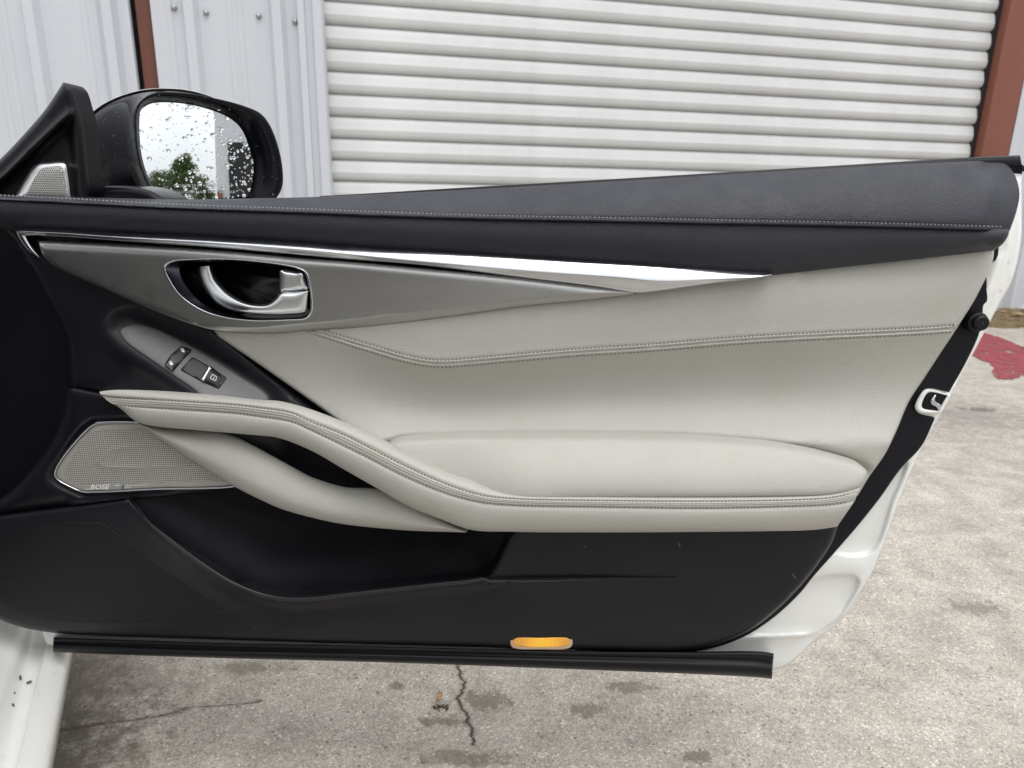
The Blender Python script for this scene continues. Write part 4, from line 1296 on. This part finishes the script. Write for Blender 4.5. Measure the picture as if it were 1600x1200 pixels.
stitch('stitching', offset(resample(BS, 300)[3:-2], -6.5), bu, M['thread_pale'], upper, 6.4, 0.66, 0.0008)
BL = cr([(-70, 345), (0, 350), (40, 352), (337, 368), (716, 392), (1020, 411), (1200, 430), (1330, 416), (1450, 403), (1552, 392)], 8)
lowp_o = np.concatenate([offset(resample(BS, 240), -3), cr([(1577, 357), (1574, 370), (1566, 383), (1552, 392)], 3)[1:], np.array([(1540, 393.2)]), BL[::-1][2:]])
lowp_o = np.concatenate([offset(resample(BS, 240), -3), cr([(1577, 362), (1574, 371), (1566, 382), (1552, 391.5)], 3), cr([(1450, 403), (1330, 416), (1207, 430), (1150, 436), (1020, 420), (716, 402), (337, 378), (40, 362), (0, 358), (-70, 352)], 8)])
def w_lp(x, y, d):
    t = yat(BS, x)
    b = np.interp(x, [-70, 0, 40, 337, 716, 1020, 1200, 1330, 1450, 1552], [350, 355, 356, 370, 394, 413, 430, 416, 403, 392])
    fr = np.clip((y - t) / np.maximum(b - t, 3), 0, 1.2)
    return 0.0545 + 0.004 * np.sin(np.pi * np.clip(fr, 0, 1) * 0.9) - 0.012 * fr ** 2.5
lowpad = patch('belt_pad_lower', lowp_o, w_lp, M['leather_dark'], door, 9, roll=6, depth=0.03, rollw=0.005)
# window seal along the top
wt = resample(cr([(500, 306), (540, 304), (716, 293.5), (1020, 276), (1060, 273.5), (1300, 259), (1532, 245), (1594, 242.5)], 8), 120)
wb_ = resample(cr([(500, 309), (540, 308.5), (716, 301), (1020, 285), (1060, 283), (1300, 270), (1532, 258), (1597, 262)], 8), 120)
rows = [PN(wt, -0.040), PN(wt, -0.016), PN(wt * 0.8 + wb_ * 0.2, -0.010), PN(wb_, -0.008), PN(wb_ + [0, 10], -0.010)]
belt = loft('window_seal', rows, M['bezel_black'], door)
V = [P(1574, 246, -0.01), P(1594, 243, -0.012), P(1597, 258, -0.012), P(1601, 262, -0.015), P(1601, 268, -0.015), P(1585, 268, -0.005), P(1576, 258, -0.0)]
seal_tip = patch('seal_tip', np.array([(1560, 247), (1594, 243), (1596, 256), (1602, 261), (1602, 268), (1588, 268), (1578, 258), (1562, 252)], float), lambda x, y, d: -0.022 + 0 * x, M['bezel_black'], belt, 6, depth=0.02)

# ---- sail panel with tweeter
sail_o = np.concatenate([cr([(-80, 320), (0, 249), (40, 207), (70, 172), (99, 128.5)], 6), cr([(104, 130), (112, 138), (121, 165), (128, 190), (135, 250), (139, 300), (140, 330)], 5)])
rl1 = cr([(-30, 298), (0, 281), (25, 258), (50, 233), (80, 204), (108, 178)], 5)
def w_sail(x, y, d):
    q = np.stack([x, y], 1)
    w = -0.012 + 0.0 * x
    ds = seg_dist(q, rl1, False)
    side = np.sign((y - np.interp(x, rl1[:, 0], rl1[:, 1])))
    w += 0.006 * gauss(ds, 6) - 0.010 * smooth(0, 14, ds) * (side > 0) * smooth(0, 16, 128 - x - (300 - y) * 0.08)
    return w
sail = patch('sail_panel', sail_o, w_sail, M['sail'], door, 7, roll=9, depth=0.03, rollw=0.010, extra=along(rl1, (-10, -6, -3, 0, 3, 6, 10, 14), 6))
tw = cr([(18, 318), (25, 304), (38, 280), (50, 262), (60, 255), (75, 253.5), (97, 253), (104, 257), (108, 275), (112, 307), (113, 320)], 4, True, corners=(0, 10))
tweeter = patch('tweeter_grille', tw, lambda x, y, d: -0.012 + 0.004 * smooth(0, 14, d), M['satin'], door, 6, roll=4, depth=0.01, rollw=0.004)
twi = cr([(38, 318), (44, 298), (56, 275), (66, 263), (80, 260), (96, 260), (100, 270), (104, 300), (105, 318)], 4, True, corners=(0, 8))
btw = bvh_of(tweeter)
patch('perforated_mesh', twi, w_on(btw, 0.0003), M['tweeter'], tweeter, 7, depth=0.0)

# ---- side mirror
d_in = ray(305, 235).normalized()
d_out = Vector((0.58, -0.80, 0.165)).normalized()
MN = (d_out - d_in).normalized()
MO = CAM + ray(305, 235) * 1.06          # centre of the glass
def PM(xy, w):
    xy = np.asarray(xy, float)
    w = np.broadcast_to(np.asarray(w, float), (len(xy),))
    loc = np.stack([(xy[:, 0] - 800) / FPX, -(xy[:, 1] - 600) / FPX, -np.ones(len(xy))], 1)
    d = loc @ _CR.T
    n = np.array(MN)
    t = (w - (np.array(CAM - MO) @ n)) / (d @ n)
    return np.array(CAM) + d * t[:, None]
GL = cr([(219, 175), (222, 166), (233, 161), (263, 160), (304, 165), (354, 182), (375, 199), (388, 226), (396, 256), (393, 290), (384, 312), (362, 334), (315, 340), (283, 330), (262, 311), (236, 284), (223, 250), (218, 209)], 3, True)
BO = cr([(212, 172), (222, 156), (243, 145), (270, 144), (304, 147), (337, 153.5), (380, 165), (407, 177), (422, 196), (435, 230), (442, 268), (441, 292), (433, 308), (405, 335), (360, 352), (305, 354), (270, 340), (246, 312), (230, 286), (217, 252), (211, 210)], 3, True)
n_m = 120
bo = resample(np.vstack([BO, BO[:1]]), n_m + 1)[:-1]
gl = match(resample(np.vstack([GL, GL[:1]]), n_m + 1)[:-1], bo)
cM = gl.mean(0)
mirror = loft('side_mirror', [PM(bo, 0.0), PM(bo, 0.010), PM(bo * 0.93 + gl * 0.07, 0.014), PM(bo * 0.6 + gl * 0.4, 0.008), PM(bo * 0.2 + gl * 0.8, -0.002), PM(gl, -0.013), PM(gl * 0.97 + cM * 0.03, -0.016)], M['bezel_black'], car, closed_u=True)
mirror['label'] = 'gloss black side mirror with rain drops'
# housing behind: leaning to the front of the car
BK = cr([(131, 215), (136, 190), (158, 168), (200, 149), (243, 141.5), (304, 146), (360, 170), (395, 215), (400, 260), (390, 300), (350, 335), (300, 345), (240, 345), (180, 340), (142, 325), (131, 270)], 3, True)
bk = match(resample(np.vstack([BK, BK[:1]]), n_m + 1)[:-1], bo)
rows = [PM(bo, 0.0), PM(bo, -0.008)]
for f, w in ((0.25, -0.025), (0.55, -0.045), (0.8, -0.062), (0.95, -0.078), (1.0, -0.09)):
    rows.append(PM(bo * (1 - f) + bk * f, w))
loft('mirror_housing', rows, M['black_gloss'], mirror, closed_u=True)
ck = bk.mean(0)
rows = []
for g, w in ((1.012, -0.088), (1.02, -0.097), (1.0, -0.115), (0.93, -0.135), (0.75, -0.155), (0.4, -0.168), (0.02, -0.17)):
    rows.append(PM(ck + (bk - ck) * g - np.array([0.0, 1.5]), w))
loft('mirror_cap', rows, M['white_paint'], mirror, closed_u=True)['label'] = 'white painted cap on the back of the mirror'
# convex glass
def proj_m(vo, w):
    return PM(vo, w), -np.array(MN)
def w_glass(x, y, d):
    r2 = ((x - 305) ** 2 + (y - 245) ** 2) / FPX ** 2 * 1.06 ** 2
    return -0.006 - r2 / (2 * 1.6)
glass = patch('mirror_glass', GL, w_glass, M['mirror'], mirror, 6, depth=0.003, proj=proj_m, sharp=40)
patch('mirror_stalk', cr([(128, 322), (150, 296), (190, 290), (240, 300), (262, 320), (230, 345), (150, 345)], 5, True), lambda x, y, d: -0.03 + 0 * x, M['bezel_black'], mirror, 10, roll=12, depth=0.06, rollw=0.012)
bgl = bvh_of(glass)
bho = bvh_of([mirror] + [c for c in mirror.children if c.name.startswith('mirror_housing')])
def drops(name, n, pick, surf, rmin, rmax, parent, hgt=0.45):
    V, F = [], []
    m = 0; tries = 0
    while m < n and tries < n * 20:
        tries += 1
        x, y = pick()
        p, nrm = on(surf, x, y)
        if p is None: continue
        r = rmin + (rmax - rmin) * random.random() ** 3.2
        a = nrm.cross(Vector((0, 0, 1))).normalized(); b = nrm.cross(a)
        sx, sy = random.uniform(0.8, 1.3), random.uniform(0.8, 1.25)
        b0 = len(V); seg = 9
        prof = ((1.0, -0.06), (0.95, 0.18), (0.80, 0.48), (0.55, 0.76), (0.28, 0.94))
        for (q, h) in prof:
            for k in range(seg):
                th = 2 * math.pi * k / seg
                V.append(p + (a * (math.cos(th) * sx) + b * (math.sin(th) * sy)) * (r * q) + nrm * (r * h * hgt) - Vector((0, 0, 1)) * (r * 0.12 * (h > 0.3)))
        V.append(p + nrm * (r * hgt) - Vector((0, 0, 1)) * r * 0.12)
        for i in range(len(prof) - 1):
            for k in range(seg):
                j = (k + 1) % seg
                F.append((b0 + i * seg + k, b0 + i * seg + j, b0 + (i + 1) * seg + j, b0 + (i + 1) * seg + k))
        t = b0 + len(prof) * seg
        for k in range(seg):
            F.append((b0 + (len(prof) - 1) * seg + k, b0 + (len(prof) - 1) * seg + (k + 1) % seg, t))
        m += 1
    o = mesh_obj(name, V, F, M['water'], parent, uv=False)
    fix_normals(o)
    o['kind'] = 'stuff'
    return o
drops('rain_drops', 400, lambda: (218 + 180 * (1 - (1 - random.random()) ** 1.35), random.uniform(160, 318)), bgl, 0.0008, 0.0036, mirror)
drops('rain_drops', 130, lambda: (random.uniform(135, 440), random.uniform(145, 310)), bho, 0.0008, 0.0026, mirror)
bsh = bvh_of(shell)
drops('rain_drops', 60, lambda: (random.uniform(1540, 1597), random.uniform(280, 480)), bsh, 0.0006, 0.0022, door)

# ---- lettering
def text_polys(txt, x0, y0, h, slope=0.0, shear=0.0, width=1.0, font=None, bold=0.0):
    """outline of a text as px-space verts and faces; x0,y0 lower left"""
    cu = bpy.data.curves.new('t', 'FONT')
    cu.body = txt
    cu.size = 1.0
    cu.offset = bold
    cu.resolution_u = 3
    ob = bpy.data.objects.new('t', cu)
    col.objects.link(ob)
    dg = bpy.context.evaluated_depsgraph_get()
    me = bpy.data.meshes.new_from_object(ob.evaluated_get(dg))
    vv = np.array([tuple(v.co) for v in me.vertices]); ff = [list(p.vertices) for p in me.polygons]
    bpy.data.objects.remove(ob); bpy.data.meshes.remove(me); bpy.data.curves.remove(cu)
    x = (vv[:, 0] + vv[:, 1] * shear) * h * width / 0.7
    y = -vv[:, 1] * h / 0.7
    return np.stack([x0 + x, y0 + y + slope * x], 1), ff
def lettering(name, items, b, mat, parent, lift=0.0004):
    V, F = [], []
    for vv, ff in items:
        b0 = len(V)
        bad = set()
        for i, (x, y) in enumerate(vv):
            p, n = on(b, x, y)
            if p is None: bad.add(i)
            V.append(p + n * lift if p is not None else (V[0] if V else CAM + ray(x, y)))
        F += [[b0 + i for i in f] for f in ff if not bad.intersection(f)]
    return mesh_obj(name, V, F, mat, parent, smooth_shade=False)
bgr = bvh_of(grl)
quad = lambda a: (np.array(a, float), [[0, 1, 2, 3]])
lettering('speaker_lettering', [text_polys('BOSE', 141.0, 764.4, 7.4, -0.012, 0.22, 1.18, bold=0.03),
    quad([(133, 763.6), (146, 763.4), (145.6, 764.6), (133, 764.8)]), quad([(180, 757.6), (188, 757.4), (187.6, 758.6), (180, 758.8)])], bgr, M['print'], grl_ring)
lettering('speaker_divider', [quad([(191.5, 757.5), (194.5, 757.3), (193, 763.8), (190, 764)])], bgr, M['print_blue'], grl_ring)
lettering('series_lettering', [text_polys('PERFORMANCE', 195.5, 759.4, 2.6, -0.012, 0.15, 1.32), text_polys('SERIES', 195.0, 762.9, 2.4, -0.012, 0.15, 1.1)], bgr, M['print'], grl_ring)
M['etched'] = setp(NB('etched print'), (0.42, 0.43, 0.43), 0.5)
lettering('warning_lettering', [text_polys('OBJECTS IN MIRROR ARE', 278, 292, 4.2, 0.0, 0, 1.2)], bgl, M['etched'], mirror, 0.0002)
lettering('warning_lettering', [text_polys('CLOSER THAN THEY APPEAR', 274, 302, 4.2, 0.0, 0, 1.2)], bgl, M['etched'], mirror, 0.0002)

# ------------------------------------------------------------------ the car the door belongs to
CARM = Matrix.Translation(CARL) @ Matrix.Rotation(CAR_RZ, 4, 'Z')
def cpart(name, V, F, mat, parent=None, smooth_shade=True, sharp=35, bev=0):
    o = mesh_obj(name, [CARM @ Vector(tuple(v)) for v in V], F, mat, parent or car, smooth_shade, uv=False, sharp=sharp)
    fix_normals(o)
    if bev: bevel(o, bev, 3)
    return o
def extr(name, prof, y0, y1, mat, ny=2, parent=None, sharp=35):
    """cross-section (x, z) swept along the car"""
    V, F = [], []
    n = len(prof)
    for j in range(ny):
        y = y0 + (y1 - y0) * j / (ny - 1)
        V += [(x, y, z) for x, z in prof]
    for j in range(ny - 1):
        for i in range(n - 1):
            F.append((j * n + i, j * n + i + 1, (j + 1) * n + i + 1, (j + 1) * n + i))
    return cpart(name, V, F, mat, parent, sharp=sharp)
sillp = [(-0.06, 0.14), (-0.03, 0.20), (-0.012, 0.26), (-0.003, 0.300), (0.0, 0.318), (-0.002, 0.326), (-0.006, 0.331), (-0.027, 0.338), (-0.030, 0.337), (-0.0325, 0.331), (-0.036, 0.327), (-0.042, 0.326), (-0.050, 0.328), (-0.056, 0.334), (-0.060, 0.343), (-0.064, 0.350), (-0.072, 0.356), (-0.095, 0.364), (-0.14, 0.368), (-0.150, 0.40), (-0.165, 0.41), (-0.18, 0.40), (-0.20, 0.30)]
sill = extr('door_sill', [(x, z - 0.06) for x, z in sillp], -1.05, 0.42, M['white_paint'], 24, sharp=60)
sill['label'] = 'wet white painted door sill'
# hinge pillar face behind the sill front end
V, F = box_vf((-0.40, 0.36, 0.30), (-0.075, 0.46, 0.98))
cpart('hinge_pillar', V, F, M['white_paint'], smooth_shade=False, bev=0.03)
def side_panel(name, outline, x0, x1, mat):
    n = len(outline)
    V = [(x1 - 0.05 * max(0, (z - 0.6)) * 0.8, y, z) for y, z in outline] + [(x0, y, z) for y, z in outline]
    F = [tuple(range(n)), tuple(range(2 * n - 1, n - 1, -1))] + [(i, (i + 1) % n, n + (i + 1) % n, n + i) for i in range(n)]
    return cpart(name, V, F, mat, sharp=30)
def arch(yc, zc, r, n=14):
    return [(yc + r * math.cos(a), zc + r * math.sin(a)) for a in np.linspace(math.pi * 1.05, -0.05 * math.pi, n)]
ff = [(0.42, 0.30)] + [(0.44, 0.2), (0.50, 0.18)] + [(y, z) for y, z in arch(0.93, 0.33, 0.37)] + [(1.45, 0.2), (1.72, 0.25), (1.80, 0.45), (1.74, 0.62), (1.45, 0.74), (0.9, 0.83), (0.42, 0.87)]
side_panel('front_fender', ff, -0.12, 0.0, M['white_paint'])
rq = [(-1.06, 0.28), (-1.06, 0.93), (-1.5, 0.97), (-2.1, 0.98), (-2.55, 0.93), (-2.68, 0.7), (-2.6, 0.35)] + [(y, z) for y, z in reversed([(q[0], q[1]) for q in arch(-1.92, 0.34, 0.38)])][::-1][::-1] 
rq = [(-1.06, 0.93), (-1.5, 0.97), (-2.1, 0.98), (-2.55, 0.93), (-2.68, 0.7), (-2.6, 0.35), (-2.4, 0.25)] + arch(-1.92, 0.34, 0.38) + [(-1.35, 0.2), (-1.06, 0.25)]
side_panel('rear_quarter', rq, -0.14, 0.0, M['white_paint'])
hv = []
for y, z, w in ((0.42, 0.90, 0.0), (0.9, 0.86, 0.0), (1.4, 0.77, 0.04), (1.72, 0.66, 0.16), (1.80, 0.50, 0.22)):
    hv.append(np.array([(-0.02 - w + (-1.80 + 2 * w) * t, y, z + 0.07 * math.sin(math.pi * t)) for t in np.linspace(0, 1, 15)]))
V = np.concatenate(hv); n = 15
cpart('hood', V, [(r * n + i, r * n + i + 1, (r + 1) * n + i + 1, (r + 1) * n + i) for r in range(4) for i in range(n - 1)], M['white_paint'])
rv = []
for y, z, w in ((-0.10, 1.30, 0.30), (-0.45, 1.37, 0.28), (-0.9, 1.38, 0.28), (-1.4, 1.32, 0.30), (-1.9, 1.16, 0.34), (-2.3, 1.0, 0.36)):
    rv.append(np.array([(-w + (-1.84 + 2 * w) * t, y, z + 0.05 * math.sin(math.pi * t) - 0.05 * (abs(t - 0.5) * 2) ** 6) for t in np.linspace(0, 1, 15)]))
V = np.concatenate(rv)
roof = cpart('roof', V, [(r * n + i, r * n + i + 1, (r + 1) * n + i + 1, (r + 1) * n + i) for r in range(5) for i in range(n - 1)], M['white_paint'])
md = roof.modifiers.new('solid', 'SOLIDIFY'); md.thickness = 0.04
for nm, path, r in (('windscreen_pillar', [(-0.12, 0.44, 0.90), (-0.20, 0.2, 1.10), (-0.30, -0.10, 1.29)], 0.04), ('roof_pillar', [(-0.10, -1.1, 0.95), (-0.22, -1.5, 1.15), (-0.31, -1.75, 1.22)], 0.07)):
    V, F = tube_verts([Vector(p) for p in path], r, 10)
    cpart(nm, V, F, M['white_paint'])
# cabin: floor, dashboard, seat
V, F = box_vf((-1.75, -1.5, 0.22), (-0.19, 0.50, 0.27)); cpart('cabin_floor', V, F, M['trim_dark'], smooth_shade=False)
V, F = box_vf((-1.80, -1.6, 0.27), (-1.70, 0.5, 0.95)); cpart('far_side', V, F, M['trim_dark'], smooth_shade=False, bev=0.02)
db = [(-0.25, 0.86), (0.0, 0.90), (0.35, 0.92), (0.46, 0.9), (0.46, 0.3), (0.30, 0.3), (0.22, 0.55), (-0.12, 0.62), (-0.26, 0.72)]
m_ = len(db)
V = [(-0.22, y, z) for y, z in db] + [(-1.68, y, z) for y, z in db]
cpart('dashboard', V, [tuple(range(m_)), tuple(range(2 * m_ - 1, m_ - 1, -1))] + [(i, (i + 1) % m_, m_ + (i + 1) % m_, m_ + i) for i in range(m_)], M['leather_dark'], sharp=40, bev=0.02)
for nm, lo, hi, rot in (('seat_base', (-0.78, -0.95, 0.27), (-0.26, -0.42, 0.50), 0), ('seat_back', (-0.76, -1.16, 0.45), (-0.28, -0.98, 1.12), -12), ('headrest', (-0.64, -1.26, 1.13), (-0.40, -1.15, 1.30), -8)):
    V, F = box_vf(lo, hi, Matrix.Rotation(R(rot) * -1, 4, 'X') if 0 else None)
    cpart(nm, V, F, M['leather_light'], smooth_shade=False, bev=0.05)
wheel_rubber = M['rubber']
def wheel(y):
    c = Vector((-0.12, y, 0.33))
    ax = Vector((1, 0, 0))
    prof = [(-0.10, 0.20), (-0.10, 0.30), (-0.075, 0.33), (0.075, 0.33), (0.10, 0.30), (0.10, 0.225), (0.085, 0.22)]
    seg = 40
    V = [(c.x + o, c.y + r * math.cos(2 * math.pi * k / seg), c.z + r * math.sin(2 * math.pi * k / seg)) for o, r in prof for k in range(seg)]
    F = [(i * seg + k, i * seg + (k + 1) % seg, (i + 1) * seg + (k + 1) % seg, (i + 1) * seg + k) for i in range(len(prof) - 1) for k in range(seg)]
    w = cpart('wheel', V, F, M['rubber'])
    V, F = [], []
    for k in range(10):
        a = 2 * math.pi * k / 10
        d = Vector((0, math.cos(a), math.sin(a))); e = Vector((0, -math.sin(a), math.cos(a)))
        b = len(V)
        for rr, hw in ((0.02, 0.022), (0.225, 0.014)):
            for o in (0.055, 0.085):
                V += [c + ax * o + d * rr + e * hw, c + ax * o + d * rr - e * hw]
        F += [(b, b + 1, b + 5, b + 4), (b + 2, b + 6, b + 7, b + 3), (b, b + 4, b + 6, b + 2), (b + 1, b + 3, b + 7, b + 5), (b + 4, b + 5, b + 7, b + 6)]
    cpart('rim', V, F, M['satin'], w, False, sharp=None)
wheel(0.93); wheel(-1.92)
# rain on the sill
def sill_drops():
    V, F = [], []
    me = sill.data
    polys = [p for p in me.polygons if abs(p.normal.z) > 0.4]
    RI = Matrix.Rotation(-CAR_RZ, 4, 'Z')
    for i in range(150):
        p = random.choice(polys)
        vs_ = [RI @ me.vertices[k].co for k in p.vertices]
        a, b = random.random(), random.random()
        c = vs_[0].lerp(vs_[1], a).lerp(vs_[3].lerp(vs_[2], a), b)
        r = random.uniform(0.0005, 0.0021); b0 = len(V)
        prof = ((1.0, -0.05), (0.9, 0.25), (0.6, 0.6), (0.25, 0.75)); seg = 8
        for q, h in prof:
            for k in range(seg):
                th = 2 * math.pi * k / seg
                V.append(c + Vector((math.cos(th) * r * q, math.sin(th) * r * q * 1.3, h * r * 0.5)))
        for i2 in range(3):
            for k in range(seg):
                j = (k + 1) % seg
                F.append((b0 + i2 * seg + k, b0 + i2 * seg + j, b0 + (i2 + 1) * seg + j, b0 + (i2 + 1) * seg + k))
        F.append([b0 + 3 * seg + k for k in range(seg)])
    o = cpart('rain_drops', V, F, M['water'], sill, sharp=None)
    o['kind'] = 'stuff'
sill_drops()
# a few specks of dirt caught on the sill
def speck(x, y, z, l, w, a):
    V, F = box_vf((-w, -l, 0), (w, l, 0.0012), Matrix.Translation((x + 0.004, y, z - 0.06)) @ Matrix.Rotation(a, 4, 'Z'))
    o = cpart('dirt_speck', V, F, M['dirt'], sill, smooth_shade=False)
for a in ((-0.058, 0.20, 0.333, 0.005, 0.0012, 0.2), (-0.047, 0.19, 0.329, 0.0016, 0.003, 0.3), (-0.060, 0.165, 0.334, 0.002, 0.001, 0), (-0.058, 0.14, 0.333, 0.003, 0.0009, 0.4), (-0.070, 0.12, 0.341, 0.0025, 0.0008, 0.1)):
    speck(*a)

# ------------------------------------------------------------------ what stands behind the photographer (seen in the mirror)
def az(a, d, z=0.0, o=Vector((-0.5, 1.12, 0))):
    return o + Vector((math.sin(R(a)) * d, math.cos(R(a)) * d, z))
annex = empty('metal_shed', tuple(az(133, 12.5)))
tag(annex, 'grey metal shed with a dark open bay, reflected in the side mirror', 'shed')
AE = az(140.2, 12.0); AD = (az(120, 12.5) - AE).normalized(); AN = Vector((AD.y, -AD.x, 0))
if AN.dot(Vector((0, 0, 0)) - AE) < 0: AN = -AN
def abox(name, s0, s1, z0, z1, o0, o1, mat):
    V = [AE + AD * s + AN * o + Vector((0, 0, z)) for z in (z0, z1) for s, o in ((s0, o0), (s1, o0), (s1, o1), (s0, o1))]
    F = [(3, 2, 1, 0), (4, 5, 6, 7), (0, 1, 5, 4), (1, 2, 6, 5), (2, 3, 7, 6), (3, 0, 4, 7)]
    o = mesh_obj(name, V, F, mat, annex, smooth_shade=False, uv=False); fix_normals(o); return o
abox('wall', 0.0, 9.0, 0, 5.2, -5.0, 0.0, M['wall_sheet'])
abox('open_bay', 0.5, 2.6, 0.9, 3.4, 0.004, 0.05, M['dark_void'])
abox('corner_post', 0.02, 0.22, 0, 1.5, 0.004, 0.15, M['red_oxide'])
abox('roof_edge', -0.15, 9.1, 5.2, 5.4, -5.1, 0.2, M['wall_sheet'])
nb = NB('leaf green')
_g = nb.add('ShaderNodeNewGeometry')
M['leaf'] = setp(nb, nb.ramp(_g.outputs['Random Per Island'], [(0.0, (0.025, 0.05, 0.012)), (0.5, (0.05, 0.09, 0.02)), (1.0, (0.11, 0.15, 0.035))]), 0.6)
nb.b.inputs['Subsurface Weight'].default_value = 0.0
nb = NB('bark'); M['bark'] = setp(nb, nb.ramp(nb.noise(6, 5), [(0.3, (0.05, 0.035, 0.025)), (0.7, (0.12, 0.09, 0.065))]), 0.9)
def tree(base, h, spread, label, seed):
    rnd = random.Random(seed)
    t = empty('tree', tuple(base)); tag(t, label, 'tree', 'trees reflected in the mirror')
    V, F = tube_verts([base, base + Vector((0.05, 0, h * 0.25)), base + Vector((-0.05, 0.05, h * 0.5)), base + Vector((0, 0, h * 0.8))], [h * 0.03, h * 0.024, h * 0.016, h * 0.006], 8)
    mesh_obj('trunk', V, F, M['bark'], t, uv=False)
    V, F = [], []
    cl = [(Vector((rnd.gauss(0, spread * 0.4), rnd.gauss(0, spread * 0.4), h * rnd.uniform(0.3, 0.95))), rnd.uniform(0.10, 0.2) * h) for _ in range(70)]
    cl = [(c, r * (1.2 - c.z / h * 0.5)) for c, r in cl if c.xy.length < spread * (1.15 - 0.6 * c.z / h)]
    for c, r in cl:
        for _ in range(230):
            d = Vector((rnd.gauss(0, 1), rnd.gauss(0, 1), rnd.gauss(0, 0.8))).normalized() * r * rnd.random() ** 0.4
            p = base + c + d; L = rnd.uniform(0.05, 0.11) * h / 5
            a = Vector((rnd.gauss(0, 1), rnd.gauss(0, 1), rnd.gauss(0, 1))).normalized(); b = a.orthogonal().normalized()
            k = len(V); V += [p - a * L, p + b * L * 0.5, p + a * L, p - b * L * 0.5]; F.append((k, k + 1, k + 2, k + 3))
    mesh_obj('crown', V, F, M['leaf'], t, uv=False, smooth_shade=False)
tree(az(146.6, 40), 7.6, 2.5, 'tallest green leafy tree reflected in the side mirror', 3)
tree(az(151.0, 38), 5.4, 2.8, 'low dark green tree reflected left of the tallest one in the side mirror', 5)
tree(az(142.8, 44), 5.0, 1.7, 'small green tree reflected beside the shed corner in the side mirror', 8)
# a dry leaf scrap on the slab by the crack
g0 = ground_at(686, 1092)
leaf = empty('dry_leaf', (g0.x, g0.y, 0.0)); tag(leaf, 'tiny orange dry leaf scrap on the concrete beside the crack', 'leaf')
lv = []
for i in range(9):
    t = i / 8
    w = 0.005 * math.sin(math.pi * min(1, t * 0.95 + 0.05)) * (1 + 0.3 * math.sin(9 * t))
    c = Vector((g0.x + 0.006 * math.sin(3 * t) - 0.004, g0.y - 0.016 + 0.034 * t, 0.005 + 0.004 * math.sin(5 * t)))
    lv.append([c + Vector((-w, 0, 0.003)), c, c + Vector((w, 0, 0.0035))])
V = [p for r in lv for p in r]
F = [(i * 3 + k, i * 3 + k + 1, (i + 1) * 3 + k + 1, (i + 1) * 3 + k) for i in range(8) for k in range(2)]
nb = NB('orange dry leaf'); setp(nb, nb.ramp(nb.noise(300, 3), [(0.3, (0.30, 0.13, 0.05)), (0.7, (0.62, 0.34, 0.18))]), 0.7)
mesh_obj('blade', V, F, nb.m, leaf, uv=False)
V, F = [], []
for i in range(14):
    p = Vector((g0.x + random.uniform(-0.012, 0.02), g0.y - 0.022 + random.uniform(-0.012, 0.008), 0.001)); a = random.uniform(0, 3.1); L = random.uniform(0.003, 0.008)
    v, f = box_vf((-L, -0.0009, 0), (L, 0.0009, 0.002), Matrix.Translation(p) @ Matrix.Rotation(a, 4, 'Z'))
    b0 = len(V); V += v; F += [tuple(b0 + q for q in k) for k in f]
o = mesh_obj('debris', V, F, M['dirt'], leaf, False, uv=False); o['kind'] = 'stuff'
# faint scuffs on the lower lining
for x0_, y0_, x1_, y1_ in ((1060, 848, 1063, 855), (1238, 897, 1243, 903), (912, 853, 914, 855), (398, 979, 399, 981), (1237, 925, 1235, 928)):
    decal('scuff_mark', [line_poly((x0_, y0_), (x1_, y1_), 1.3)], blow, M['plate'], door)
# everything fixed to the door hangs on the door itself
for o in list(door.children_recursive):
    if o.parent is not door:
        o.parent = door
